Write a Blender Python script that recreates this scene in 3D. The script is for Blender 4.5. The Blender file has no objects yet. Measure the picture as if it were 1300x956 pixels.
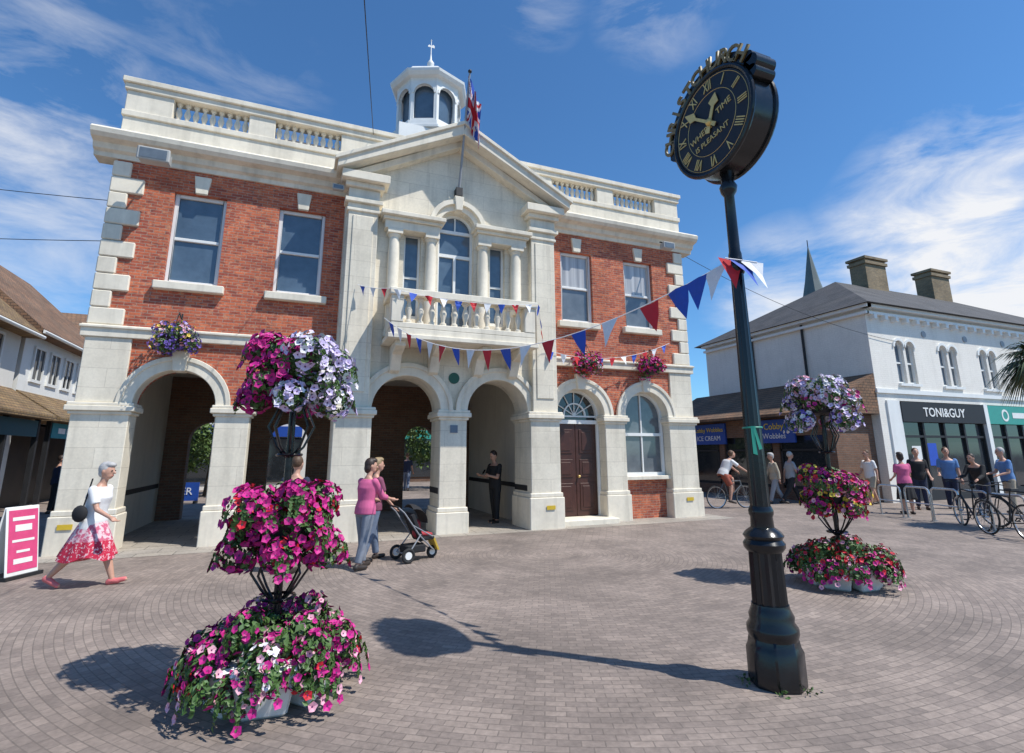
import bpy, bmesh, math, random
from mathutils import Vector, Matrix
R=math.radians; PI=math.pi; sin=math.sin; cos=math.cos
V=Vector
rnd=random.Random(11)
C=bpy.context.scene.collection

# ------------------------------------------------------------------ materials
def newmat(name):
    m=bpy.data.materials.new(name); m.use_nodes=True
    nt=m.node_tree; return m,nt,nt.nodes['Principled BSDF']
def nd(nt,t,**k):
    n=nt.nodes.new(t)
    for a,b in k.items(): setattr(n,a,b)
    return n
def lk(nt,a,b): nt.links.new(a,b)
def noise(nt,vec,scale,detail=4,rough=.6):
    n=nd(nt,'ShaderNodeTexNoise'); n.inputs['Scale'].default_value=scale
    n.inputs['Detail'].default_value=detail; n.inputs['Roughness'].default_value=rough
    lk(nt,vec,n.inputs['Vector']); return n.outputs['Fac']
def math2(nt,op,a,b=None):
    n=nd(nt,'ShaderNodeMath',operation=op)
    for i,x in enumerate((a,b)):
        if x is None: continue
        if isinstance(x,(int,float)): n.inputs[i].default_value=x
        else: lk(nt,x,n.inputs[i])
    return n.outputs[0]
def mrange(nt,v,a,b,c=0.,d=1.):
    n=nd(nt,'ShaderNodeMapRange'); lk(nt,v,n.inputs[0])
    for i,x in enumerate((a,b,c,d)): n.inputs[i+1].default_value=x
    return n.outputs[0]
def mixc(nt,f,a,b,blend='MIX'):
    n=nd(nt,'ShaderNodeMix',data_type='RGBA',blend_type=blend)
    if isinstance(f,(int,float)): n.inputs[0].default_value=f
    else: lk(nt,f,n.inputs[0])
    for i,x in ((6,a),(7,b)):
        if isinstance(x,tuple): n.inputs[i].default_value=(x[0],x[1],x[2],1)
        else: lk(nt,x,n.inputs[i])
    return n.outputs[2]
def sc(c,k): return tuple(min(1,max(0,x*k)) for x in c)
def objco(nt): return nd(nt,'ShaderNodeTexCoord').outputs['Object']
def stretch(nt,co,s):
    mp=nd(nt,'ShaderNodeMapping'); mp.inputs['Scale'].default_value=s; lk(nt,co,mp.inputs['Vector']); return mp.outputs[0]
def addbump(nt,b,h,strength,dist=.02):
    n=nd(nt,'ShaderNodeBump'); n.inputs['Strength'].default_value=strength; n.inputs['Distance'].default_value=dist
    lk(nt,h,n.inputs['Height']); lk(nt,n.outputs[0],b.inputs['Normal'])
def streaked(nt,co,col,amount):
    f=mrange(nt,noise(nt,stretch(nt,co,(4,4,.4)),1.1,4,.55),.50,.80,0,amount)
    col=mixc(nt,f,col,(.17,.155,.125))
    f=mrange(nt,noise(nt,co,.9,6,.65),.50,.74,0,amount*.8)
    return mixc(nt,f,col,(.30,.265,.20))
def mk(name,c,rough=.7,var=.16,scale=3.,bump=0.,bscale=60,metal=0.,streak=0.,spec=None,c2=None):
    m,nt,b=newmat(name); co=objco(nt)
    f=mrange(nt,math2(nt,'ADD',math2(nt,'MULTIPLY',noise(nt,co,scale),.6),math2(nt,'MULTIPLY',noise(nt,co,scale*9),.4)),.33,.67)
    a=sc(c,1-var); d=c2 if c2 else sc(c,1+var)
    col=mixc(nt,f,a,d)
    if streak: col=streaked(nt,co,col,streak)
    lk(nt,col,b.inputs['Base Color'])
    b.inputs['Metallic'].default_value=metal
    lk(nt,mrange(nt,f,0,1,max(0,rough-.07),min(1,rough+.07)),b.inputs['Roughness'])
    if spec is not None: b.inputs['Specular IOR Level'].default_value=spec
    if bump: addbump(nt,b,noise(nt,co,bscale,5),bump)
    return m
def wallvec(nt):
    co=objco(nt); s=nd(nt,'ShaderNodeSeparateXYZ'); lk(nt,co,s.inputs[0])
    c=nd(nt,'ShaderNodeCombineXYZ'); lk(nt,math2(nt,'ADD',s.outputs[0],s.outputs[1]),c.inputs[0]); lk(nt,s.outputs[2],c.inputs[1])
    return co,c.outputs[0]
def brickmat(name,c1,c2,mortar,bw,bh,ms,rough=.85,streak=0.,bump=.5,var=.25,vec=None,offset=.5,bias=0.,dark=0.,fine=1.,mottle=0.):
    m,nt,b=newmat(name)
    co,v=wallvec(nt)
    if vec: v=vec(nt,co)
    t=nd(nt,'ShaderNodeTexBrick'); t.offset=offset
    for k,x in (('Scale',1),('Brick Width',bw),('Row Height',bh),('Mortar Size',ms),('Mortar Smooth',.3),('Bias',bias)): t.inputs[k].default_value=x
    for k,x in (('Color1',c1),('Color2',c2),('Mortar',mortar)): t.inputs[k].default_value=(*x,1)
    lk(nt,v,t.inputs['Vector'])
    col=t.outputs['Color']
    if mottle:
        mv=nd(nt,'ShaderNodeMapping'); mv.inputs['Scale'].default_value=(1/bw*1.5,1/bh*.8,1); lk(nt,v,mv.inputs['Vector'])
        nn=noise(nt,mv.outputs[0],1.0,2,.5)
        inv=math2(nt,'SUBTRACT',1.,t.outputs['Fac'])
        col=mixc(nt,math2(nt,'MULTIPLY',mrange(nt,nn,.58,.66,0,mottle),inv),col,(.15,.055,.045))
        col=mixc(nt,math2(nt,'MULTIPLY',mrange(nt,nn,.42,.35,0,mottle),inv),col,(.68,.30,.16))
    n1=mrange(nt,noise(nt,co,1.1,5),.3,.7,1-var,1+var*.7)
    cc=nd(nt,'ShaderNodeCombineXYZ'); [lk(nt,n1,cc.inputs[i]) for i in range(3)]
    col=mixc(nt,1.,col,cc.outputs[0],'MULTIPLY')
    n2=mrange(nt,noise(nt,co,22,3),.3,.7,1-.18*fine,1+.15*fine)
    c3=nd(nt,'ShaderNodeCombineXYZ'); [lk(nt,n2,c3.inputs[i]) for i in range(3)]
    col=mixc(nt,1.,col,c3.outputs[0],'MULTIPLY')
    if streak: col=streaked(nt,co,col,streak)
    if dark:
        col=mixc(nt,mrange(nt,noise(nt,co,.35,4),.5,.75,0,dark),col,(.055,.046,.04))
        col=mixc(nt,mrange(nt,noise(nt,co,3.1,3),.66,.72,0,dark*.6),col,(.06,.052,.046))
    lk(nt,col,b.inputs['Base Color']); b.inputs['Roughness'].default_value=rough
    if bump: addbump(nt,b,math2(nt,'SUBTRACT',math2(nt,'MULTIPLY',noise(nt,co,50,3),.35*fine),t.outputs['Fac']),bump,.012)
    return m
def ringvec(cx,cy,row):
    def f(nt,co):
        s=nd(nt,'ShaderNodeSeparateXYZ'); lk(nt,co,s.inputs[0])
        dx=math2(nt,'SUBTRACT',s.outputs[0],cx); dy=math2(nt,'SUBTRACT',s.outputs[1],cy)
        r=math2(nt,'SQRT',math2(nt,'ADD',math2(nt,'MULTIPLY',dx,dx),math2(nt,'MULTIPLY',dy,dy)))
        th=math2(nt,'ARCTAN2',dy,dx)
        rr=math2(nt,'ADD',math2(nt,'MULTIPLY',math2(nt,'FLOOR',math2(nt,'DIVIDE',r,row)),row),row*.5)
        c=nd(nt,'ShaderNodeCombineXYZ'); lk(nt,math2(nt,'MULTIPLY',th,rr),c.inputs[0]); lk(nt,r,c.inputs[1])
        return c.outputs[0]
    return f

STONE=brickmat('portland_stone',(.80,.73,.595),(.745,.675,.545),(.58,.515,.41),.95,.37,.005,.8,.34,.06,.12,fine=.35)
TRIM=mk('stone_trim',(.785,.715,.585),.8,.10,1.2,.06,40,streak=.36)
BRICK=brickmat('red_brick',(.64,.165,.072),(.36,.075,.045),(.40,.29,.22),.205,.063,.006,.9,.08,.5,.26,mottle=.6)
PASTE=mk('cream_plaster',(.66,.61,.52),.85,.06,1.2,streak=.18)
WHITE=mk('white_paint',(.80,.80,.77),.45,.04,3,streak=.10)
LEAD=mk('lead',(.30,.31,.33),.5,.15,2)
BLACK=mk('gloss_black_paint',(.009,.010,.012),.20,.3,9,.04,30)
BLACKM=mk('dull_black',(.018,.018,.02),.6,.3,9)
GOLD=mk('gold_leaf',(.78,.57,.21),.38,.12,20,metal=.35)
DOORM=mk('dark_brown_door',(.060,.020,.013),.4,.3,5)
SLATE=brickmat('slate_roof',(.085,.080,.080),(.058,.058,.06),(.025,.025,.025),.3,.12,.008,.8,.1,.5,.3)
TILE=brickmat('brown_tile_roof',(.27,.145,.08),(.19,.115,.07),(.05,.035,.03),.2,.1,.01,.9,.2,.6,.35)
TILEG=brickmat('mossy_tile_roof',(.28,.185,.085),(.20,.125,.065),(.05,.04,.03),.2,.1,.01,.9,.2,.6,.4)
WBRICK=brickmat('white_painted_brick',(.83,.79,.715),(.81,.77,.695),(.75,.71,.64),.225,.075,.006,.7,.14,.2,.05,fine=.4)
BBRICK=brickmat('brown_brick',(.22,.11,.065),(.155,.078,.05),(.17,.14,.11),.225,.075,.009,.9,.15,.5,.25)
CHIM=brickmat('weathered_chimney',(.32,.23,.13),(.23,.17,.10),(.2,.18,.14),.225,.075,.009,.9,.3,.5,.3)
PAVER=brickmat('ring_paving',(.310,.250,.212),(.225,.182,.157),(.180,.147,.125),.145,.072,.005,.8,0,.25,.26,ringvec(8.3,-3.4,.072),dark=.42)
FLAG=brickmat('flagstone',(.38,.335,.28),(.32,.285,.245),(.16,.15,.13),.6,.45,.01,.85,0,.4,.2,lambda nt,co:co)
ASPH=mk('asphalt',(.055,.055,.055),.9,.25,2,.3,120)
STEEL=mk('steel',(.55,.56,.57),.3,.1,9,metal=.9)
def glass(name,c,rough=.06,var=.30,scale=.55):
    return mk(name,c,rough,var,scale,spec=.9)
PANE=glass('window_glass',(.085,.125,.17)); PANED=glass('dark_glass',(.022,.026,.03)); PANEG=glass('grey_glass',(.13,.15,.165))
def curtmat():
    m,nt,b=newmat('curtained_glass'); co=objco(nt)
    f=mrange(nt,noise(nt,stretch(nt,co,(9,9,.25)),1.4,3,.5),.35,.65)
    lk(nt,mixc(nt,f,(.30,.30,.30),(.56,.555,.54)),b.inputs['Base Color']); b.inputs['Roughness'].default_value=.08; b.inputs['Specular IOR Level'].default_value=.9; return m
CURT=curtmat()
SHOPIN=mk('dim_shop_interior',(.045,.036,.03),.5,.6,2.5)
def plain(n,c,r=.7,v=.12,s=8,**k): return mk(n,c,r,v,s,**k)
LEAF=mk('petunia_leaf',(.045,.105,.018),.55,.45,9,c2=(.095,.19,.04))
LEAFS=mk('silver_leaf',(.13,.21,.09),.6,.3,9)
MAG=mk('magenta_petal',(.42,.004,.15),.6,.3,14,c2=(.66,.015,.28))
LILAC=mk('lilac_petal',(.50,.39,.72),.6,.2,14,c2=(.76,.67,.86))
PURP=mk('purple_petal',(.13,.06,.36),.6,.3,14,c2=(.26,.17,.58))
REDP=mk('red_petal',(.60,.012,.03),.6,.25,14)
PINKP=mk('pink_petal',(.75,.28,.40),.6,.2,14,c2=(.85,.50,.58))
YELP=mk('yellow_petal',(.75,.55,.06),.6,.2,14)
WHP=mk('white_petal',(.75,.72,.74),.6,.1,14)
EYE=plain('petal_throat',(.10,.02,.10))
TREEL=mk('tree_leaf',(.06,.12,.025),.6,.4,3,c2=(.12,.20,.045))
PALML=mk('palm_leaf',(.035,.06,.018),.5,.4,3,c2=(.07,.10,.03))
BARK=mk('bark',(.10,.075,.05),.9,.3,9,.4)
CRED=plain('red_cloth',(.58,.018,.03)); CBLUE=plain('blue_cloth',(.02,.08,.45)); CWHITE=plain('white_cloth',(.80,.80,.81))
SKIN=plain('skin',(.54,.30,.21),.5,.08,20); DARKEYE=plain('dark_eye',(.02,.015,.012),.2); LIP=plain('lip',(.42,.13,.11),.5)
RUBBER=plain('rubber',(.02,.02,.02),.8)

# ------------------------------------------------------------------ mesh builder
class MB:
    def __init__(s): s.v=[]; s.f=[]; s.mi=[]; s.M=None
    def add(s,vs,fs,mi=0):
        o=len(s.v)
        s.v+= [tuple(s.M@V(p)) for p in vs] if s.M is not None else [tuple(p) for p in vs]
        for f in fs: s.f.append([o+i for i in f]); s.mi.append(mi)
    def face(s,pts,mi=0): s.add(pts,[list(range(len(pts)))],mi)
    def box(s,x0,x1,y0,y1,z0,z1,mi=0):
        if x0>x1:x0,x1=x1,x0
        s.add([(x0,y0,z0),(x1,y0,z0),(x1,y1,z0),(x0,y1,z0),(x0,y0,z1),(x1,y0,z1),(x1,y1,z1),(x0,y1,z1)],
              [(3,2,1,0),(4,5,6,7),(0,1,5,4),(1,2,6,5),(2,3,7,6),(3,0,4,7)],mi)
    def prism(s,a,b,mi=0):
        n=len(a); s.add(list(a)+list(b),[list(range(n))[::-1],list(range(n,2*n))]+[(i,(i+1)%n,n+(i+1)%n,n+i) for i in range(n)],mi)
    def prism_y(s,poly,y0,y1,mi=0): s.prism([(x,y0,z) for x,z in poly],[(x,y1,z) for x,z in poly],mi)
    def prism_x(s,poly,x0,x1,mi=0): s.prism([(x0,y,z) for y,z in poly],[(x1,y,z) for y,z in poly],mi)
    def ring(s,rings,cap=True,mi=0):
        n=len(rings[0]); vs=[p for r in rings for p in r]; fs=[]
        for k in range(len(rings)-1):
            for i in range(n): fs.append((k*n+i,k*n+(i+1)%n,(k+1)*n+(i+1)%n,(k+1)*n+i))
        if cap: fs.append(list(range(n))[::-1]); fs.append([ (len(rings)-1)*n+i for i in range(n)])
        s.add(vs,fs,mi)
    def tube(s,p0,p1,r0,r1=None,n=8,mi=0):
        p0=V(p0);p1=V(p1); r1=r0 if r1 is None else r1
        d=(p1-p0)
        if d.length<1e-6: return
        q=d.to_track_quat('Z','Y')
        mk_=lambda p,r:[p+q@V((r*cos(2*PI*i/n),r*sin(2*PI*i/n),0)) for i in range(n)]
        s.ring([mk_(p0,r0),mk_(p1,r1)],True,mi)
    def path(s,pts,r,n=6,mi=0):
        pts=[V(p) for p in pts]; rs=[]
        for i,p in enumerate(pts):
            d=(pts[min(i+1,len(pts)-1)]-pts[max(i-1,0)]).normalized(); q=d.to_track_quat('Z','Y')
            rr=r[i] if isinstance(r,(list,tuple)) else r
            rs.append([p+q@V((rr*cos(2*PI*k/n),rr*sin(2*PI*k/n),0)) for k in range(n)])
        s.ring(rs,True,mi)
    def sphere(s,c,r,n=10,mi=0,rot=None):
        if isinstance(r,(int,float)): r=(r,r,r)
        c=V(c); rs=[]
        m=max(4,n//2+1)
        for k in range(1,m):
            a=-PI/2+PI*k/m
            ring=[]
            for i in range(n):
                p=V((r[0]*cos(a)*cos(2*PI*i/n),r[1]*cos(a)*sin(2*PI*i/n),r[2]*sin(a)))
                ring.append(c+(rot@p if rot else p))
            rs.append(ring)
        o=[p for q in rs for p in q]; N=len(rs)
        b=V((0,0,-r[2])); t=V((0,0,r[2]))
        o+= [c+(rot@b if rot else b), c+(rot@t if rot else t)]
        fs=[]
        for k in range(N-1):
            for i in range(n): fs.append((k*n+i,k*n+(i+1)%n,(k+1)*n+(i+1)%n,(k+1)*n+i))
        for i in range(n): fs.append((N*n,(i+1)%n,i)); fs.append((N*n+1,(N-1)*n+i,(N-1)*n+(i+1)%n))
        s.add(o,fs,mi)
    def cap(s,p0,p1,r0,r1,n=10):
        s.tube(p0,p1,r0,r1,n); s.sphere(p0,r0*1.0,n); s.sphere(p1,r1*1.0,n)
    def lathe(s,prof,c=(0,0,0),n=16,flute=0,mi=0):
        rs=[]
        for r,z in prof:
            rs.append([(c[0]+r*(1-(flute if i%2 else 0))*cos(2*PI*i/n),c[1]+r*(1-(flute if i%2 else 0))*sin(2*PI*i/n),c[2]+z) for i in range(n)])
        s.ring(rs,True,mi)
    def torus(s,c,R_,r,axis='Y',n=28,m=6,mi=0):
        rs=[]
        for i in range(n):
            a=2*PI*i/n; q=[]
            for k in range(m):
                b=2*PI*k/m; rr=R_+r*cos(b); h=r*sin(b)
                x,y=rr*cos(a),rr*sin(a)
                p=(x,h,y) if axis=='Y' else ((h,x,y) if axis=='X' else (x,y,h))
                q.append((c[0]+p[0],c[1]+p[1],c[2]+p[2]))
            rs.append(q)
        rs.append(rs[0]); s.ring(rs,False,mi)
    def arch_fill(s,cx,r,zs,z1,y0,y1,n=18):
        P=[(cx-r*cos(PI*i/n),zs+r*sin(PI*i/n)) for i in range(n+1)]
        for i in range(n):
            a,b=P[i],P[i+1]
            s.face([(a[0],y0,a[1]),(b[0],y0,b[1]),(b[0],y0,z1),(a[0],y0,z1)])
            s.face([(a[0],y1,z1),(b[0],y1,z1),(b[0],y1,b[1]),(a[0],y1,a[1])])
            s.face([(a[0],y1,a[1]),(b[0],y1,b[1]),(b[0],y0,b[1]),(a[0],y0,a[1])])
            s.face([(a[0],y0,z1),(b[0],y0,z1),(b[0],y1,z1),(a[0],y1,z1)])
    def arch_ring(s,cx,r0,r1,zs,y0,y1,n=22,a0=0,a1=PI):
        P=[(cos(a0+(a1-a0)*i/n),sin(a0+(a1-a0)*i/n)) for i in range(n+1)]
        rs=[[(cx-c*r0,y0,zs+q*r0),(cx-c*r1,y0,zs+q*r1),(cx-c*r1,y1,zs+q*r1),(cx-c*r0,y1,zs+q*r0)] for c,q in P]
        s.ring(rs)
    def wall(s,x0,x1,z0,z1,y0,y1,holes=()):
        xs=sorted({x0,x1,*[h[i] for h in holes for i in (0,1)]}); zs=sorted({z0,z1,*[h[i] for h in holes for i in (2,3)]})
        def solid(i,k):
            if i<0 or k<0 or i>=len(xs)-1 or k>=len(zs)-1: return False
            mx=(xs[i]+xs[i+1])/2; mz=(zs[k]+zs[k+1])/2
            return not any(h[0]<mx<h[1] and h[2]<mz<h[3] for h in holes)
        for i in range(len(xs)-1):
            for k in range(len(zs)-1):
                if not solid(i,k): continue
                a,b,c,d=xs[i],xs[i+1],zs[k],zs[k+1]
                s.face([(a,y0,c),(b,y0,c),(b,y0,d),(a,y0,d)]); s.face([(b,y1,c),(a,y1,c),(a,y1,d),(b,y1,d)])
                if not solid(i-1,k): s.face([(a,y1,c),(a,y0,c),(a,y0,d),(a,y1,d)])
                if not solid(i+1,k): s.face([(b,y0,c),(b,y1,c),(b,y1,d),(b,y0,d)])
                if not solid(i,k-1): s.face([(a,y1,c),(b,y1,c),(b,y0,c),(a,y0,c)])
                if not solid(i,k+1): s.face([(a,y0,d),(b,y0,d),(b,y1,d),(a,y1,d)])
    def arc_wall(s,x0,x1,z0,z1,y0,y1,arches):
        xs=[x0]
        for cx,r,_ in arches:
            if cx-r>xs[-1]+.001: s.box(xs[-1],cx-r,y0,y1,z0,z1)
            s.arch_fill(cx,r,z0,z1,y0,y1); xs.append(cx+r)
        if xs[-1]<x1-.001: s.box(xs[-1],x1,y0,y1,z0,z1)
    def mesh(s,name,mats,smooth=False,clean=True):
        me=bpy.data.meshes.new(name); me.from_pydata(s.v,[],s.f)
        for m in (mats if isinstance(mats,(list,tuple)) else [mats]): me.materials.append(m)
        if any(s.mi): me.polygons.foreach_set('material_index',s.mi)
        if clean:
            bm=bmesh.new(); bm.from_mesh(me); bmesh.ops.remove_doubles(bm,verts=bm.verts,dist=.0004)
            bmesh.ops.recalc_face_normals(bm,faces=bm.faces); bm.to_mesh(me); bm.free()
        if smooth: me.shade_smooth(); me.set_sharp_from_angle(angle=R(42))
        me.update(); return me
    def build(s,name,mats,parent=None,smooth=False,bev=0,clean=True):
        o=bpy.data.objects.new(name,s.mesh(name,mats,smooth,clean)); C.objects.link(o)
        if parent: o.parent=parent
        if bev:
            b=o.modifiers.new('bevel','BEVEL'); b.width=bev; b.segments=1; b.limit_method='ANGLE'; b.angle_limit=R(40)
        return o
def bx(name,mat,parent,*b,bev=0):
    m=MB(); m.box(*b); return m.build(name,mat,parent,bev=bev)
def tag(o,label,cat,group=None):
    o['label']=label; o['category']=cat
    if group: o['group']=group
    return o
def thing(name,label,cat,loc=(0,0,0),rz=0,group=None):
    o=bpy.data.objects.new(name,None); C.objects.link(o); o.empty_display_size=.2
    o.location=loc; o.rotation_euler=(0,0,rz); return tag(o,label,cat,group)
def struct(o): o['kind']='structure'; return o
def dup(root,loc,rz,label,group=None):
    r=root.copy(); C.objects.link(r); r.location=loc; r.rotation_euler=(0,0,rz); r['label']=label
    if group: r['group']=group
    for ch in list(root.children):
        c=ch.copy(); C.objects.link(c); c.parent=r
        for g in list(ch.children):
            d=g.copy(); C.objects.link(d); d.parent=c
    return r
_tc={}
def evalmesh(ob):
    C.objects.link(ob); dg=bpy.context.evaluated_depsgraph_get(); me=bpy.data.meshes.new_from_object(ob.evaluated_get(dg))
    C.objects.unlink(ob); return me
AX={'-Y':Matrix(((1,0,0),(0,0,-1),(0,1,0))),'-X':Matrix(((0,0,-1),(-1,0,0),(0,1,0))),'+X':Matrix(((0,0,1),(1,0,0),(0,1,0)))}
def text(body,size,mat,parent,loc,ax='-Y',name='lettering',ext=.006,rot=0,sx=1.,off=0.):
    k=(body,size,ext,off)
    if k not in _tc:
        cu=bpy.data.curves.new('t','FONT'); cu.body=body; cu.size=size; cu.extrude=ext; cu.offset=off; cu.align_x='CENTER'; cu.align_y='CENTER'; cu.resolution_u=3
        ob=bpy.data.objects.new('t',cu); _tc[k]=evalmesh(ob); bpy.data.objects.remove(ob)
    me=_tc[k].copy(); me.materials.clear(); me.materials.append(mat)
    me.transform(Matrix.Translation(loc)@(AX[ax].to_4x4())@Matrix.Rotation(rot,4,'Z')@Matrix.Diagonal((sx,1,1,1)))
    o=bpy.data.objects.new(name,me); C.objects.link(o); o.parent=parent; return o

# ------------------------------------------------------------------ camera frame helpers (where the photographer stands)
CAM=V((3.98,-12.06,1.7)); YAW=R(-22); TILT=R(12.14); F=665.
def rel(X,Y,z=0): return V((3.98+.9272*X+.3746*Y,-12.06-.3746*X+.9272*Y,z))
RIGHT=V((.9272,-.3746,0)); FWD=V((.3746,.9272,0))
def pdir(u,v):
    dx=(u-650)/F; dy=(433-v)/F
    return (RIGHT*dx+FWD*(cos(TILT)-dy*sin(TILT))+V((0,0,1))*(sin(TILT)+dy*cos(TILT))).normalized()

# ------------------------------------------------------------------ ground
m=MB(); m.face([(-400,-400,-.012),(400,-400,-.012),(400,400,-.012),(-400,400,-.012)]); struct(m.build('ground',ASPH))
m=MB(); m.face([(-40,-40,0),(60,-40,0),(60,40,0),(-40,40,0)]); struct(m.build('paving',PAVER))
m=MB(); m.face([(-.4,-.8,.004),(14.9,-.8,.004),(14.9,.3,.004),(-.4,.3,.004)]); struct(m.build('pavement',FLAG))

# ------------------------------------------------------------------ town hall
W=14.5
TH=thing('town_hall','two storey red brick and stone town hall with arcade, balcony and pediment','town hall')
def mx(a,b,mir): return (W-b,W-a) if mir else (a,b)
def window(cx,w,z0,z1,y,pane,pane2=None,parent=TH):
    m=MB(); a,b=cx-w/2,cx+w/2; t=.075; zm=(z0+z1)/2
    m.box(a,a+t,y,y+.1,z0,z1); m.box(b-t,b,y,y+.1,z0,z1); m.box(a+t,b-t,y,y+.1,z1-t,z1); m.box(a+t,b-t,y,y+.1,z0,z0+.09)
    m.box(a+t,b-t,y+.02,y+.09,zm-.03,zm+.035)
    o=m.build('window',WHITE,parent,bev=.008)
    bx('pane',pane,o,a+t-.01,b-t+.01,y+.055,y+.06,zm,z1-.05); bx('pane',pane2 or pane,o,a+t-.01,b-t+.01,y+.07,y+.075,z0+.05,zm)
    bx('sill',TRIM,o,a-.14,b+.14,-.14,.16,z0-.17,z0-.004,bev=.015)
    k=MB(); k.prism_y([(cx-.11,z1+.003),(cx+.11,z1+.003),(cx+.16,z1+.40),(cx-.16,z1+.40)],-.07,.12); k.build('keystone',TRIM,o,bev=.012)
    return o
def pier(x0,x1,y0,y1,plinth=.75,capz=2.52,e=.06):
    m=MB(); m.box(x0,x1,y0,y1,-.1,capz+.02); o=m.build('pier',STONE,TH,bev=.012)
    m=MB(); m.box(x0-e,x1+e,y0-e,y1+e*.8,-.1,plinth-.1); m.box(x0-e*.6,x1+e*.6,y0-e*.6,y1+e*.5,plinth-.1,plinth); m.build('plinth',TRIM,o,bev=.015)
    m=MB(); m.box(x0-.04,x1+.04,y0-.04,y1+.03,capz-.06,capz); m.box(x0-.09,x1+.09,y0-.09,y1+.06,capz,capz+.1); m.box(x0-.065,x1+.065,y0-.065,y1+.05,capz+.1,capz+.16)
    m.build('capital',TRIM,o,bev=.012); return o
for mir in (False,True):
    q=lambda a,b:mx(a,b,mir)
    pier(*q(.08,.98),-.06,.47); pier(*q(2.42,3.04),-.06,.47)
    c1,c2=(1.70,3.75) if not mir else (W-3.75,W-1.70)
    m=MB(); x0,x1=q(.85,4.66); m.arc_wall(x0,x1,2.66,3.93,0,.45,[(c1,.715,2.66),(c2,.715,2.66)])
    x0,x1=q(.13,4.66)
    ww=[(1.69,.98),(3.72,.98)]
    holes=[]
    for c,w in ww:
        a,b=q(c-w/2,c+w/2); holes.append((a,b,5.15,7.15))
    m.wall(x0,x1,4.17,7.66,0,.45,holes); m.build('brick_wall',BRICK,TH)
    for c in (c1,c2):
        m=MB(); m.arch_ring(c,.70,.95,2.66,-.07,.3); m.arch_ring(c,.88,.97,2.66,-.10,-.02); o=m.build('archivolt',TRIM,TH,bev=.01)
        k=MB(); k.prism_y([(c-.1,3.33),(c+.1,3.33),(c+.15,3.74),(c-.15,3.74)],-.13,.2); k.build('keystone',TRIM,o,bev=.012)
    for c,w in ww:
        c=W-c if mir else c
        window(c,w,5.15,7.15,.10,CURT if mir else PANE,PANEG if mir else PANE)
    a,b=q(.1,.85); bx('corner_block',STONE,TH,a,b,-.05,.46,2.685,3.93,bev=.012)
    m=MB(); a,b=q(.02,4.62); m.box(a,b,-.09,.4,3.93,4.17); m.box(a-.02,b+.02,-.13,.35,4.10,4.15); m.build('string_course',TRIM,TH,bev=.01)
    z=4.175; i=0
    while z<7.6:
        h=min(.345,7.655-z); a,b=q(.08,.66 if i%2==0 else .40); bx('quoin',TRIM,TH,a,b,-.055,.4 if i%2 else .46,z+.006,z+h-.006,bev=.02); z+=.345; i+=1
    m=MB(); a,b=q(-.27,4.75)
    m.prism_x([(.3,7.66),(-.05,7.66),(-.07,7.75),(-.15,7.79),(-.19,7.90),(-.34,7.94),(-.40,8.01),(-.42,8.10),(-.36,8.16),(.3,8.16)],a,b)
    m.build('cornice',TRIM,TH)
# parapet
m=MB(); m.box(.1,W-.1,-.04,.28,8.14,8.66); m.box(.07,W-.07,-.08,.3,8.66,8.79)
pans=[(.96,2.43),(2.98,4.43),(W-4.43,W-2.98),(W-2.43,W-.96)]
edges=[.1]+[e for p in pans for e in p]+[W-.1]
for i in range(0,len(edges),2): m.box(edges[i],edges[i+1],-.03,.27,8.79,9.28)
m.box(.06,W-.06,-.08,.31,9.28,9.42); m.box(.02,W-.02,-.13,.35,9.42,9.54)
par=m.build('parapet',TRIM,TH,bev=.012)
bp=MB(); bp.lathe([(.062,0),(.062,.05),(.034,.07),(.036,.12),(.066,.24),(.05,.31),(.03,.38),(.036,.42),(.06,.44),(.06,.495)],n=10)
bme=bp.mesh('baluster',TRIM,True)
def baluster(x,y,z,parent,s=1.):
    o=bpy.data.objects.new('baluster',bme); C.objects.link(o); o.parent=parent; o.location=(x,y,z); o.scale=(s,s,s); return o
for a,b in pans:
    for i in range(9): baluster(a+(b-a)*(i+.5)/9,.12,8.788,par)
# central bay
YB=-.35
for a,b in ((4.64,5.41),(W-5.41,W-4.64)): pier(a,b,YB-.22,.45,.8)
pier(6.94,7.56,YB-.05,.45,.55)
m=MB(); m.arc_wall(4.62,W-4.62,2.66,3.93,YB,.45,[(6.17,.775,2.66),(8.33,.775,2.66)])
m.wall(4.62,W-4.62,3.93,7.98,YB,.3,[(6.8,7.7,4.3,7.58),(5.98,6.38,4.75,6.88),(8.12,8.52,4.75,6.88)])
m.arch_fill(7.25,.45,7.1,7.58,YB,.3); m.prism_y([(4.62,7.98),(W-4.62,7.98),(7.25,9.45)],YB,.1)
m.build('stone_wall',STONE,TH)
for c in (6.17,8.33):
    m=MB(); m.arch_ring(c,.76,1.03,2.66,YB-.08,.2); m.arch_ring(c,.95,1.05,2.66,YB-.12,YB+.02); m.build('archivolt',TRIM,TH,bev=.01)
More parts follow.
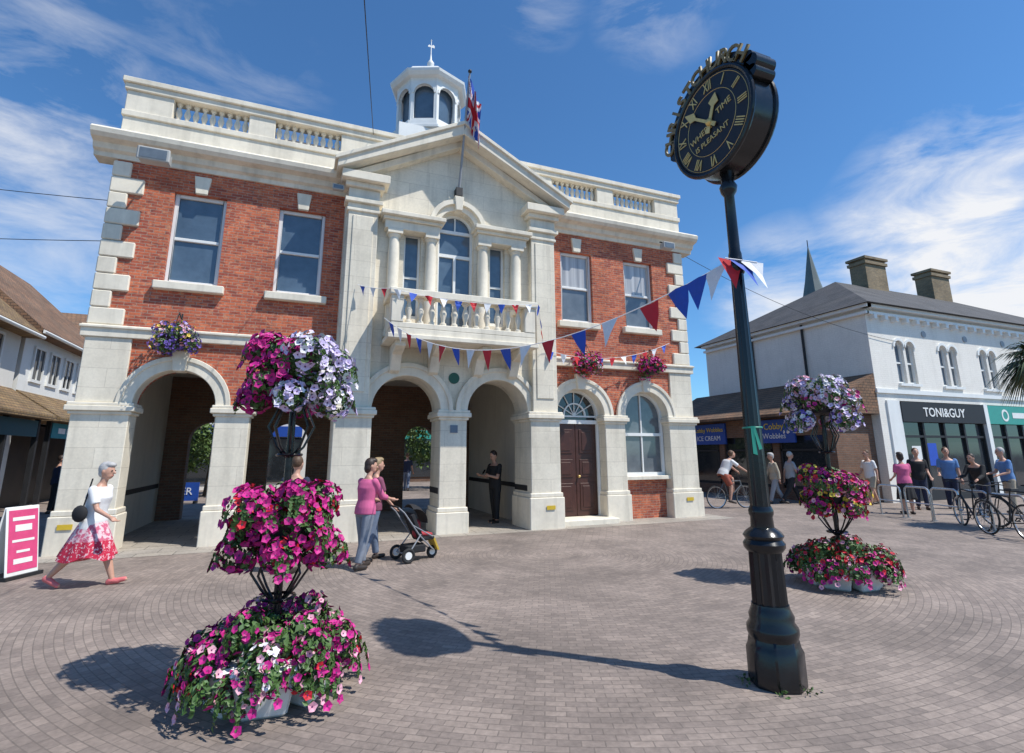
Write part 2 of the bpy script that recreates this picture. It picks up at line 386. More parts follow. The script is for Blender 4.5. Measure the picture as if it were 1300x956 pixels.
for mir in (False,True):
    q=lambda a,b:mx(a,b,mir)
    a,b=q(4.67,5.33); m=MB(); m.box(a,b,YB-.2,YB+.1,2.68,7.2); m.box(a+.1,b-.1,YB-.225,YB,3.0,7.0)
    p=m.build('pilaster',STONE,TH,bev=.012)
    m=MB(); m.box(a-.04,b+.04,YB-.24,YB+.1,7.10,7.17); m.box(a-.02,b+.02,YB-.215,YB+.1,7.17,7.30); m.box(a-.09,b+.09,YB-.29,YB+.1,7.30,7.40)
    m.box(a-.02,b+.02,YB-.22,YB+.1,7.40,7.66); m.box(a-.10,b+.10,YB-.32,YB+.1,7.66,7.78); m.box(a-.2,b+.2,YB-.46,YB+.1,7.78,7.98); m.build('capital',TRIM,p,bev=.012)
    m=MB()
    P=[(4.36,7.93),(4.36,8.15),(7.25,9.70),(7.25,9.42)]; P2=[(4.64,7.86),(4.64,8.03),(7.25,9.44),(7.25,9.25)]
    f=(lambda P:[(W-x,z) for x,z in P]) if mir else (lambda P:P)
    m.prism_y(f(P),YB-.56,.02); m.prism_y(f(P2),YB-.24,.0)
    P3=[(4.30,8.08),(4.30,8.18),(7.25,9.77),(7.25,9.67)]; m.prism_y(f(P3),YB-.62,.04)
    m.build('raking_cornice',TRIM,TH,bev=.01)
    for a,b in ((5.56,5.90),(6.43,6.77)):
        a,b=q(a,b); c=(a+b)/2
        m=MB(); m.lathe([(.155,0),(.155,.08),(.13,.12),(.13,1.9),(.115,2.28),(.15,2.32),(.15,2.36)],(c,YB-.10,4.34),16); m.box(c-.17,c+.17,YB-.27,YB,6.70,6.80); m.box(c-.17,c+.17,YB-.27,YB,4.24,4.35); m.build('column',TRIM,TH,True)
    a,b=q(5.44,6.82); m=MB(); m.box(a+.05,b-.05,YB-.26,YB+.05,6.80,7.0); m.box(a,b,YB-.33,YB+.05,7.0,7.08); m.box(a-.06,b+.06,YB-.42,YB+.05,7.08,7.18); m.build('entablature',TRIM,TH,bev=.01)
    a,b=q(5.98,6.38); m=MB(); t=.05; y=YB+.12
    m.box(a,a+t,y,y+.1,4.75,6.88); m.box(b-t,b,y,y+.1,4.75,6.88); m.box(a+t,b-t,y,y+.1,6.8,6.88); m.box(a+t,b-t,y,y+.1,4.75,4.85); m.box(a+t,b-t,y+.02,y+.09,5.75,5.8)
    o=m.build('window',WHITE,TH); bx('pane',PANE,o,a+.03,b-.03,y+.05,y+.055,4.8,6.84)
m=MB(); m.arch_ring(7.25,.46,.64,7.12,YB-.10,YB+.05); m.arch_ring(7.25,.60,.72,7.12,YB-.18,YB+.02); o=m.build('archivolt',TRIM,TH,bev=.008)
k=MB(); k.prism_y([(7.17,7.55),(7.33,7.55),(7.37,7.92),(7.13,7.92)],YB-.22,YB+.02); k.build('keystone',TRIM,o,bev=.01)
m=MB(); y=YB+.14; m.arch_ring(7.25,.39,.455,7.1,y,y+.1); m.box(6.8,6.86,y,y+.1,4.3,7.1); m.box(7.64,7.7,y,y+.1,4.3,7.1); m.box(6.86,7.64,y,y+.1,7.05,7.13)
m.box(6.86,7.64,y,y+.1,6.42,6.5); m.box(7.22,7.28,y,y+.1,4.3,6.42); m.box(7.235,7.265,y+.02,y+.09,7.13,7.5); m.box(6.86,7.64,y,y+.09,5.3,5.36)
o=m.build('window',WHITE,TH); m=MB(); m.prism_y([(6.83,4.3),(7.67,4.3)]+[(7.25+.42*cos(PI*i/14),7.1+.42*sin(PI*i/14)) for i in range(15)],y+.05,y+.056); m.build('pane',PANE,o)
# balcony
m=MB(); yb=-1.32; x0,x1=5.60,8.90
m.box(x0-.06,x1+.06,yb-.06,YB+.05,4.06,4.16); m.box(x0,x1,yb,YB+.05,4.16,4.30)
bal=m.build('balcony',TRIM,TH,bev=.012)
m=MB(); m.box(x0,x1,yb,yb+.24,4.30,4.42); m.box(x0,x0+.24,yb+.24,YB,4.30,4.42); m.box(x1-.24,x1,yb+.24,YB,4.30,4.42)
for a in (x0,x1-.26): m.box(a,a+.26,yb-.01,yb+.26,4.42,5.0)
m.box(x0,x0+.24,YB-.16,YB,4.42,5.0); m.box(x1-.24,x1,YB-.16,YB,4.42,5.0)
m.box(x0-.04,x1+.04,yb-.05,yb+.28,5.0,5.15); m.box(x0-.04,x0+.26,yb+.28,YB,5.0,5.15); m.box(x1-.26,x1+.04,yb+.28,YB,5.0,5.15)
m.build('balustrade',TRIM,bal,bev=.012)
for i in range(11): baluster(x0+.26+(x1-x0-.52)*(i+.5)/11,yb+.12,4.415,bal,1.19)
for xx in (x0+.12,x1-.12):
    for k in range(3): baluster(xx,yb+.38+k*.17,4.415,bal,1.19)
for c in (5.85,6.72,7.78,8.65):
    m=MB(); P=[(YB,4.06),(YB-.82,4.06),(YB-.84,3.94),(YB-.66,3.88),(YB-.42,3.82),(YB-.3,3.64),(YB-.22,3.5),(YB-.1,3.45),(YB,3.5)]
    m.prism_x(P,c-.11,c+.11); m.build('corbel',TRIM,bal,bev=.012)
# shell, hall, roof
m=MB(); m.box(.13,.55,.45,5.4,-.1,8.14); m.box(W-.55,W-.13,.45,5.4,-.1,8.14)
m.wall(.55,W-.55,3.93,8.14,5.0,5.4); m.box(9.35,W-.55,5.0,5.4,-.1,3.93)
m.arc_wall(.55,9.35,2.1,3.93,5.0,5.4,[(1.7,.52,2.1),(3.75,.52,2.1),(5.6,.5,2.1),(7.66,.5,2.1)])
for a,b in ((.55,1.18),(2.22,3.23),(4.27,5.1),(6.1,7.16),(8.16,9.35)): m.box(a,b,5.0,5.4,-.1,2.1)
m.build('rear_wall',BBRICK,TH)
o=bx('inner_wall',PASTE,TH,9.30,9.5,.47,4.98,-.1,3.86); bx('dado_band',BLACKM,o,9.285,9.3,.5,4.9,.86,.97)
o=bx('inner_wall',PASTE,TH,.56,.62,.47,4.98,-.1,3.86); bx('dado_band',BLACKM,o,.62,.63,.5,4.9,.86,.97)
bx('ceiling',PASTE,TH,.56,W-.56,.46,4.99,3.86,4.1)
for a,s_ in ((6.94,-1),(7.56,1),(5.41,1),(9.09,-1)): bx('dado_band',BLACKM,TH,a,a+.006*s_,YB+.02,.44,.84,.97)
m=MB(); m.face([(.3,.3,.008),(9.4,.3,.008),(9.4,5.6,.008),(.3,5.6,.008)]); m.build('floor',FLAG,TH)
m=MB(); E=[(.3,.3,8.6),(W-.3,.3,8.6),(W-.3,5.3,8.6),(.3,5.3,8.6)]; rg=[(3.2,2.9,10.6),(W-3.2,2.9,10.6)]
m.add(E+rg,[(0,1,5,4),(1,2,5),(2,3,4,5),(3,0,4),(3,2,1,0)]); m.build('roof',SLATE,TH)
# door bay
c=10.75; m=MB(); y=.26
m.box(c-.70,c-.62,y,y+.14,0,2.66); m.box(c+.62,c+.70,y,y+.14,0,2.66); m.box(c-.62,c+.62,y-.02,y+.14,2.46,2.56); m.arch_ring(c,.63,.70,2.66,y,y+.14)
m.box(c-.62,c+.62,y+.03,y+.12,2.64,2.68)
for k in range(1,6):
    a=PI*k/6; m.tube((c,y+.06,2.68),(c+.64*cos(a),y+.06,2.68+.64*sin(a)),.016,n=4)
m.arch_ring(c,.30,.335,2.68,y+.03,y+.1,12); fr=m.build('fanlight',WHITE,TH)
m=MB(); m.prism_y([(c-.65,2.5),(c+.65,2.5)]+[(c+.65*cos(PI*i/14),2.66+.65*sin(PI*i/14)) for i in range(15)],y+.09,y+.095); m.build('pane',PANED,fr)
m=MB(); m.box(c-.62,c-.004,y+.04,y+.1,.14,2.46); m.box(c+.004,c+.62,y+.04,y+.1,.14,2.46)
for s_ in (-1,1):
    for z0,z1 in ((.28,.95),(1.1,1.55),(1.7,2.32)):
        xa,xb=sorted((c+s_*.10,c+s_*.53)); m.box(xa,xb,y+.02,y+.05,z0,z1); m.box(xa+.07,xb-.07,y+.005,y+.03,z0+.07,z1-.07)
d=m.build('door',DOORM,TH,bev=.008)
m=MB(); m.sphere((c+.06,y-.02,1.12),.035); m.tube((c+.06,y+.04,1.12),(c+.06,y-.02,1.12),.012); m.build('handle',GOLD,d,True)
bx('step',TRIM,TH,c-.8,c+.8,-.42,.32,-.1,.13,bev=.015)
bx('wall_infill',BRICK,TH,12.1,13.5,.2,.45,-.1,1.02); bx('wall_infill',BRICK,TH,10.05,11.45,.41,.46,-.1,3.4)
c=12.8; m=MB(); y=.22
m.box(c-.70,c-.62,y,y+.12,1.1,2.66); m.box(c+.62,c+.70,y,y+.12,1.1,2.66); m.arch_ring(c,.62,.70,2.66,y,y+.12); m.box(c-.62,c+.62,y,y+.1,2.16,2.24); m.box(c-.62,c+.62,y,y+.12,1.1,1.19); m.box(c-.018,c+.018,y+.02,y+.1,1.19,2.16); m.box(c-.018,c+.018,y+.02,y+.1,2.24,3.3)
o=m.build('window',WHITE,TH); m=MB(); m.prism_y([(c-.65,1.12),(c+.65,1.12)]+[(c+.65*cos(PI*i/14),2.66+.65*sin(PI*i/14)) for i in range(15)],y+.06,y+.065); m.build('pane',PANEG,o)
bx('sill',TRIM,o,c-.74,c+.74,.02,.35,1.0,1.1,bev=.012)
# plaques and notices
m=MB(); m.prism([(7.25+.13*cos(2*PI*i/20),YB-.02,3.42+.13*sin(2*PI*i/20)) for i in range(20)],[(7.25+.13*cos(2*PI*i/20),YB+.01,3.42+.13*sin(2*PI*i/20)) for i in range(20)]); tag(m.build('plaque',plain('green_plaque',(.012,.085,.045),.4)),'small round green plaque above the middle pier of the arcade','plaque')
tag(bx('plaque',plain('slate_plaque',(.13,.17,.22),.4),None,7.17,7.34,YB-.075,YB-.05,2.17,2.34),'small square blue grey plaque on the middle arcade pier','plaque')
YEL=plain('yellow_notice',(.62,.42,.03),.5)
for i,(x,l) in enumerate(((.30,'yellow notice low on the left corner pier'),(9.55,'yellow notice low on the pier left of the dark brown door'),(14.0,'yellow notice low on the right corner pier'))):
    y=-.13 if x!=9.55 else YB-.29
    tag(bx('notice',YEL,None,x-.11,x+.11,y-.012,y-.002,.43,.52),l,'notice')
# lantern
LX,LY=7.25,3.3; DZ=-.62
m=MB(); m.box(LX-1.15,LX+1.15,LY-1.15,LY+1.15,9.4,12.1+DZ); m.lathe([(1.32,12.1+DZ),(1.32,12.2+DZ),(1.18,12.26+DZ),(1.18,12.42+DZ)],(LX,LY,0),8); lan=m.build('lantern',WHITE,TH,bev=.01)
m=MB(); r_=.98
for k in range(8):
    m.M=Matrix.Translation((LX,LY,DZ))@Matrix.Rotation(PI/4*k+PI/8,4,'Z'); w=r_*math.tan(PI/8)
    m.box(-w-.01,-w+.09,-r_,-r_+.12,12.4,13.95); m.box(w-.09,w+.01,-r_,-r_+.12,12.4,13.95); m.box(-w+.09,w-.09,-r_,-r_+.1,12.4,12.56)
    m.arch_fill(0,w-.09,13.46,13.95,-r_,-r_+.1,10); m.arch_ring(0,w-.09,w-.03,13.46,-r_-.03,-r_+.02,10)
m.build('lantern_stage',WHITE,lan)
m=MB(); m.lathe([(.86,12.45+DZ),(.86,13.9+DZ)],(LX,LY,0),8); m.build('pane',PANE,lan)
m=MB(); m.lathe([(1.06,13.9),(1.09,13.98),(1.22,14.0),(1.30,14.1),(1.32,14.18),(1.16,14.22),(1.13,14.32),(1.04,14.44),(.84,14.56),(.58,14.66),(.34,14.73),(.2,14.78),(.15,14.9)],(LX,LY,DZ),8); m.build('dome',WHITE,lan)
m=MB(); m.lathe([(.14,14.88+DZ),(.17,14.92+DZ),(.09,15.0+DZ),(.06,15.15+DZ),(.12,15.27+DZ),(.12,15.34+DZ),(.04,15.47+DZ),(.018,15.7+DZ),(.014,15.62)],(LX,LY,0),12)
for a,b,h in ((-.11,-.015,.06),(.015,.12,.08)): m.prism_y([(LX+a,15.36),(LX+b,15.36),(LX+b,15.36+h),(LX+(a+b)/2,15.36+h*1.5),(LX+a,15.36+h*.7)],LY-.006,LY+.006)
m.sphere((LX,LY,15.63),.028)
m.build('weathervane',WHITE,lan,True)

# ------------------------------------------------------------------ flagpole and flag
FP0=V((7.25,-.5,8.06)); FP1=V((7.27,-1.22,10.92)); fd=(FP1-FP0).normalized()
t=thing('flagpole','slender flagpole leaning out from the pediment of the town hall','flagpole',FP0)
m=MB(); m.tube((0,0,0),FP1-FP0,.035,.022,10); m.build('pole',LEAD,t,True)
m=MB(); m.sphere(FP1-FP0+fd*.04,.05); m.build('finial',BLACKM,t,True)
m=MB(); m.box(-.08,.08,-.06,.16,-.12,.1); m.build('bracket',BLACKM,t)
def jack(u,v):
    x=u*2-1; y=v-.5
    if abs(y)<.1 or abs(x)<.1: return 0
    if abs(y)<.167 or abs(x)<.167: return 1
    d=abs(abs(y)-abs(x)*.5)*.894
    return 0 if d<.035 else (1 if d<.1 else 2)
m=MB(); NU,NV=48,28; g=[]
for i in range(NU+1):
    a=i/NU
    for k in range(NV+1):
        b=k/NV; base=FP1-fd*(.08+1.15*(1-b))
        env=min(1,a*3)
        p=base+V((.40*a**.85*(1-.30*b)-.03+.045*sin(a*11+b*3)*env,-.10*a+.08*sin(a*13+b*2.2)*env,-.74*a**1.3-.08*sin(a*PI)*b))
        g.append(p)
for i in range(NU):
    for k in range(NV):
        o=i*(NV+1)+k; m.face([g[o],g[o+NV+1],g[o+NV+2],g[o+1]],jack((i+.5)/NU,(k+.5)/NV))
tag(m.build('flag',[CRED,CWHITE,CBLUE],None,True),'red, white and blue union flag drooping from the flagpole','flag')

# floodlights
def flood(x,y,z,label,s=1.):
    t=thing('floodlight',label,'floodlight',(x,y,z),0)
    m=MB(); m.box(-.26*s,.26*s,-.14*s,.12*s,-.14*s,.10*s); m.box(-.28*s,.28*s,-.17*s,-.13*s,-.16*s,.12*s); m.build('housing',mk('flood_grey',(.42,.42,.40),.5,.1,4),t,bev=.02)
    bx('lens',PANEG,t,-.23*s,.23*s,-.178*s,-.171*s,-.12*s,.08*s)
    m=MB(); m.tube((0,0,.1*s),(0,.3,.24),.02); m.tube((-.2*s,0,.1*s),(.2*s,0,.1*s),.02); m.build('bracket',BLACKM,t)
flood(.92,-.58,7.56,'grey floodlight under the left end of the town hall cornice')
flood(13.5,-.52,7.56,'grey floodlight under the right end of the town hall cornice',.7)
flood(4.42,-.5,7.62,'small floodlight beside the left tip of the pediment',.45)

# ------------------------------------------------------------------ plants
def rdir(r=rnd):
    while True:
        v=V((r.uniform(-1,1),r.uniform(-1,1),r.uniform(-1,1)))
        if .05<v.length<1: return v.normalized()
def leaf(mb,p,n,s,mi=0):
    t=n.cross(rdir()); 
    if t.length<.01: return
    t.normalize(); b=n.cross(t)
    mb.face([p-t*s*.5,p+b*s*.32+n*s*.1,p+t*s*.6,p-b*s*.32+n*s*.1],mi)
def bloom(mb,p,n,r,mi,eye):
    t=n.cross(rdir()).normalized(); b=n.cross(t)
    vs=[p-n*r*.35]
    for i in range(10):
        a=2*PI*i/10; rr=r*(1 if i%2==0 else .80)*rnd.uniform(.9,1.08)
        vs.append(p+t*rr*cos(a)+b*rr*sin(a)+n*r*rnd.uniform(-.05,.12))
    mb.add(vs,[(0,1+i,1+(i+1)%10) for i in range(10)],mi)
    if eye is not None:
        e=p-n*r*.2
        mb.add([e+t*r*.2*cos(2*PI*i/5)+b*r*.2*sin(2*PI*i/5) for i in range(5)],[(0,1,2,3,4)],eye)
def clump(lm,fm,c,rad,nl,nf,ls,fs,cols,eye):
    rad=V(rad)
    for i in range(nl):
        d=rdir(); k=rnd.uniform(.45,1.0)**.6
        p=c+V((d.x*rad.x,d.y*rad.y,d.z*rad.z))*k
        leaf(lm,p,(d+rdir()*.7+V((0,0,.3))).normalized(),ls*rnd.uniform(.6,1.3),0 if rnd.random()<.85 else 1)
    for i in range(nf):
        d=(rdir()+V((0,0,.12))).normalized()
        p=c+V((d.x*rad.x,d.y*rad.y,d.z*rad.z))*rnd.uniform(.92,1.14)
        if p.z>.06: bloom(fm,p,(d+rdir()*.45).normalized(),fs*rnd.uniform(.7,1.2),rnd.choice(cols),eye)
PET=[MAG,LILAC,PURP,REDP,PINKP,YELP,WHP,EYE]
def flower_tower(loc,label,scheme,seed,topr=.32,midr=.31,botr=.43):
    rnd.seed(seed)
    t=thing('flower_tower',label,'flower planter',loc,0,'three tier flower towers in the square')
    m=MB(); m.tube((0,0,0),(0,0,2.45),.032,.026,10)
    for k in range(8):
        a=2*PI*k/8; d=V((cos(a),sin(a),0))
        m.path([d*r0+V((0,0,z0)) for r0,z0 in ((.0,1.66),(.10,1.76),(.17,1.92),(.11,2.06),(.2,2.20))],.010,5)
        m.path([d*r0+V((0,0,z0)) for r0,z0 in ((.03,.62),(.12,.72),(.2,.84),(.16,.95),(.24,1.02))],.010,5)
    for z,rr in ((1.70,.09),(.66,.12)): m.torus((0,0,z),rr,.012,'Z',20,5)
    m.build('pole',BLACK,t,True)
    for z,rr,h in ((1.0,.26,.22),(2.2,.26,.18)):
        m=MB(); m.lathe([(.08,0),(rr*.7,.03),(rr,h),(rr-.02,h)],(0,0,z),16); m.build('bowl',BLACKM,t,True)
    for k in range(6):
        a=2*PI*k/6+.45; m=MB(); m.M=Matrix.Rotation(a,4,'Z')
        m.prism([(.20,-.10,0),(.39,-.15,0),(.39,.15,0),(.20,.10,0)],[(.18,-.10,.28),(.46,-.21,.28),(.46,.21,.28),(.18,.10,.28)]); m.box(.17,.475,-.215,.215,.28,.32)
        m.build('trough',WHITE,t,bev=.02)
    tiers=[(.43,botr,.13,17),(1.25,midr,.22,16),(2.44,topr,.20,16)]
    for ti,(zc,rr,rz,nc) in enumerate(tiers):
        lm=MB(); fm=MB()
        clump(lm,fm,V((0,0,zc)),(rr*.95,rr*.95,rz*1.15),900,0,.055,.04,[0],None)
        K=[(k,nc,0) for k in range(nc)]
        if ti==0: K+=[(k,15,1) for k in range(15)]
        for k,n_,low in K:
            a=2*PI*k/n_+rnd.uniform(-.2,.2); q=rnd.uniform(.55,1.0); d0=V((cos(a),sin(a),0))
            z=zc+rnd.uniform(-1,1)*rz*(1.25-q*.5)
            if ti==1 and k%4==0: z=zc-rz*1.15; q=.95
            if ti==2 and k%4==0: z=zc-rz*1.5; q=.9
            if ti==0 and k%2==0: z=zc-.07; q=1.05
            if low: z=rnd.uniform(.19,.31); q=rnd.uniform(1.08,1.22)
            c=d0*rr*q+V((0,0,z)); rs=rnd.uniform(.12,.19) if not low else rnd.uniform(.11,.15)
            if ti==0 and not low: rs*=.85
            cols=scheme(ti,d0.dot(RIGHT),z-zc,rnd)
            if low: cols=[0,0,0,0,4] if k%4 else [3,0,4]
            nf=84 if ti else (44 if not low else 36)
            clump(lm,fm,c,(rs,rs,rs*.9),200,nf,.046,.033 if ti else .028,cols,7)
            for j in range(4):     # trailing shoots
                an=a+rnd.uniform(-.5,.5); d=V((cos(an),sin(an),0)); L=rnd.uniform(.05,.16)
                for w in range(6):
                    p=c+d*(rs+.01+L*.2*w/6)+V((0,0,-L*w/6))
                    if p.z>.03: leaf(lm,p,(d+rdir()*.6).normalized(),.046,0)
                e=c+d*(rs+.02+L*.2)+V((0,0,-L))
                if rnd.random()<.7 and e.z>.06: bloom(fm,e,(d+V((0,0,.2))).normalized(),.033,rnd.choice(cols),7)
        lm.build('foliage',[LEAF,LEAFS],t,clean=False)
        fm.build('blossom',PET,t,clean=False)
    return t
def s_left(ti,sd,dz,r):
    if ti==2: return [1,1,1,1,6] if sd>.22 and dz<.17 else [0]
    if ti==1: return [0,0,0,0,0,0,0,3]
    x=r.random()
    return [4,6] if x<.10 else ([3,0] if x<.2 else [0,0,0,0,0,4])
def s_right(ti,sd,dz,r):
    if ti==2: return r.choice(([1,1,6,4],[1,2,6],[4,1,6,0],[1,6]))
    if ti==1: return [0,0,0,3,5,4]
    x=r.random(); return [3,3,4] if x<.3 else ([6,4] if x<.42 else [0,0,3])
flower_tower(rel(-1.77,4.25),'tall three tier flower tower with magenta petunias nearest the camera',s_left,3)
flower_tower(rel(4.33,7.38),'three tier flower tower with lilac top tier beyond the clock post',s_right,8,.37,.29,.45)
def basket(x,z,label,cols,seed,y=-.36):
    rnd.seed(seed)
    t=thing('hanging_basket',label,'hanging basket',(x,y,z),0,'hanging baskets on the town hall')
    m=MB(); m.lathe([(.05,-.2),(.18,-.14),(.26,0),(.25,.02)],n=16); m.build('bowl',BLACKM,t,True)
    m=MB(); m.tube((0,0,.5),(0,.3,.42),.014); m.tube((0,.29,.2),(0,.29,.55),.014)
    for k in range(3): m.tube((.25*cos(k*2.1),.25*sin(k*2.1),0),(0,0,.5),.006,n=4)
    m.build('bracket',BLACKM,t)
    lm=MB(); fm=MB()
    def cl_(c,rad,nl,nf,cc):
        rad=V(rad)
        for i in range(nl):
            d=rdir(); leaf(lm,c+V((d.x*rad.x,d.y*rad.y,d.z*rad.z))*rnd.uniform(.5,1),(d+rdir()*.7).normalized(),.06*rnd.uniform(.6,1.3),0)
        for i in range(nf):
            d=rdir(); bloom(fm,c+V((d.x*rad.x,d.y*rad.y,d.z*rad.z))*rnd.uniform(.95,1.12),(d+rdir()*.4).normalized(),.036*rnd.uniform(.7,1.15),rnd.choice(cc),7)
    for k in range(9):
        a=2*PI*k/9; cl_(V((cos(a)*.24,sin(a)*.18,rnd.uniform(-.18,.14))),(.2,.17,.19),90,44,cols if k%3 else cols[:1])
    cl_(V((0,0,.14)),(.3,.22,.2),120,50,cols)
    lm.build('foliage',[LEAF,LEAFS],t,clean=False); fm.build('blossom',PET,t,clean=False)
basket(1.64,3.95,'hanging basket of purple flowers above the left arch of the town hall',[2,2,1,4,5],21)
basket(10.8,3.98,'hanging basket of magenta flowers above the dark brown door',[0,3,4],22)
basket(12.82,3.98,'hanging basket of red and pink flowers above the arched window',[0,3,0],23)

# ------------------------------------------------------------------ street clock
CL=rel(1.985,4.39); CZ=4.70
t=thing('street_clock','black pillar street clock with gold numerals and CHRISTCHURCH crest','clock',CL)
m=MB()
m.lathe([(.205,0),(.205,.24),(.19,.27),(.178,.33)],n=8); m.build('base',BLACK,t,True,bev=.01)
m=MB(); m.lathe([(.172,.32),(.185,.36),(.185,.40),(.158,.44),(.163,.48),(.14,.53),(.135,.56)],n=28); m.lathe([(.128,.55),(.120,.95)],n=28,flute=.12); m.lathe([(.13,.94),(.152,.97),(.156,1.0),(.134,1.03),(.152,1.06),(.13,1.09),(.088,1.12),(.083,1.2),(.093,1.22),(.093,1.25),(.08,1.28)],n=28)
m.build('pedestal',BLACK,t,True)
m=MB(); m.lathe([(.078,1.27),(.066,2.2),(.054,3.25)],n=24,flute=.09); m.lathe([(.062,3.24),(.077,3.28),(.077,3.33),(.057,3.37),(.056,3.42),(.048,3.45),(.044,3.98),(.068,4.02),(.078,4.07),(.055,4.12),(.065,4.22)],n=24)
m.build('post',BLACK,t,True)
RC=.51; TH2=.13
def discx(mb,x0,x1,r,n=48): mb.prism([(x0,r*cos(2*PI*i/n),CZ+r*sin(2*PI*i/n)) for i in range(n)],[(x1,r*cos(2*PI*i/n),CZ+r*sin(2*PI*i/n)) for i in range(n)])
m=MB(); discx(m,-TH2,TH2,RC-.02); m.torus((-TH2,0,CZ),RC-.02,.024,'X',48,8); m.torus((TH2,0,CZ),RC-.02,.024,'X',48,8); dr=m.build('drum',BLACK,t,True)
FX=-TH2-.006
m=MB(); discx(m,FX,FX+.005,RC-.045); m.build('face',mk('clock_face',(.007,.011,.020),.55,.3,6),dr)
m=MB(); discx(m,TH2+.001,TH2+.006,RC-.045); m.build('face',BLACKM,dr)
for r0 in (RC-.062,RC-.205):
    m=MB(); m.torus((FX,0,CZ),r0,.0025,'X',60,4); m.build('minute_ring',GOLD,dr)
for i,nm in enumerate(('XII','I','II','III','IIII','V','VI','VII','VIII','IX','X','XI')):
    a=2*PI*i/12; rr=RC-.133
    text(nm,.145,GOLD,dr,(FX-.004,-rr*sin(a),CZ+rr*cos(a)),'-X','numeral',.003,-a,.60,.001)
text('WHERE',.086,GOLD,dr,(FX-.004,.13,CZ-.055),'-X','motto',.003,R(12)); text('TIME',.086,GOLD,dr,(FX-.004,-.17,CZ+.07),'-X','motto',.003,R(12)); text('IS PLEASANT',.076,GOLD,dr,(FX-.004,0,CZ-.155),'-X','motto',.003,R(8))
def hand(a,L,w,x,name):
    m=MB(); P=[(-.10,-w*.7),(-.10,w*.7),(0,w*.5),(L*.55,w*.45),(L*.68,w*1.6),(L,0),(L*.68,-w*1.6),(L*.55,-w*.45),(0,-w*.5)]
    f=lambda l,s_:(-(l*sin(a)+s_*cos(a)),CZ+l*cos(a)-s_*sin(a))
    m.prism([(x,*f(l,s_)) for l,s_ in P],[(x-.006,*f(l,s_)) for l,s_ in P]); m.build(name,GOLD,dr)
hand(R(22),.27,.040,FX-.012,'hour_hand'); hand(R(-50),.39,.030,FX-.022,'minute_hand')
m=MB(); m.sphere((FX-.02,0,CZ),.035); m.build('hub',GOLD,dr,True)
m=MB(); n=40
for x0,x1,r0,r1,a0,a1 in ((-.11,-.085,RC,RC+.10,R(-94),R(64)),(-.12,.11,RC-.02,RC+.03,R(-94),R(64))):
    rs=[]
    for i in range(n+1):
        a=a0+(a1-a0)*i/n; rs.append([(x,-r*sin(a),CZ+r*cos(a)) for x,r in ((x0,r0),(x0,r1),(x1,r1),(x1,r0))])
    m.ring(rs)
cr=m.build('crest',BLACK,t,True)
for a,rr,s_,xx in ((R(60),RC+.05,.075,.10),(R(68),RC+.01,.06,.10),(R(53),RC+.075,.05,.10),(R(-94),RC+.03,.05,.02)):
    m=MB(); m.tube((-.12,-rr*sin(a),CZ+rr*cos(a)),(xx,-rr*sin(a),CZ+rr*cos(a)),s_,n=18); m.build('scroll',BLACK,t,True)
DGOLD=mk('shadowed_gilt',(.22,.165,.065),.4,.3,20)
for i,ch in enumerate('CHRISTCHURCH'):
    a=R(-84+ i*128/11); rr=RC+.075
    text(ch,.20,DGOLD,cr,(-.125,-rr*sin(a),CZ+rr*cos(a)),'-X','letter',.010,-a,1.,.004)
# green ribbon on the post, weeds at its foot
rb=thing('ribbon','small green ribbon tied round the clock post below the bunting','ribbon',(CL.x,CL.y,1.9)); GR=plain('green_ribbon',(.03,.30,.20),.5)
m=MB(); m.torus((0,0,0),.072,.008,'Z',18,6); m.build('band',GR,rb,True)
m=MB(); m.face([(-.07,-.05,.01),(-.055,-.065,.01),(-.075,-.10,-.22),(-.10,-.08,-.21)]); m.face([(-.06,-.06,.01),(-.045,-.07,.01),(-.03,-.11,-.17),(-.055,-.10,-.18)]); m.build('tail',GR,rb)
rnd.seed(2); m=MB()
for i in range(150):
    a=rnd.uniform(0,2*PI); r_=.21+abs(rnd.gauss(0,.035)); 
    if sin(a*3)+sin(a*5+1)<.1: continue
    leaf(m,V((CL.x+cos(a)*r_,CL.y+sin(a)*r_,rnd.uniform(.005,.035))),(V((0,0,.5))+rdir()*.8).normalized(),.03)
o=m.build('weeds',LEAF,None,clean=False); tag(o,'low green weeds growing round the foot of the clock post','weeds'); o['kind']='stuff'

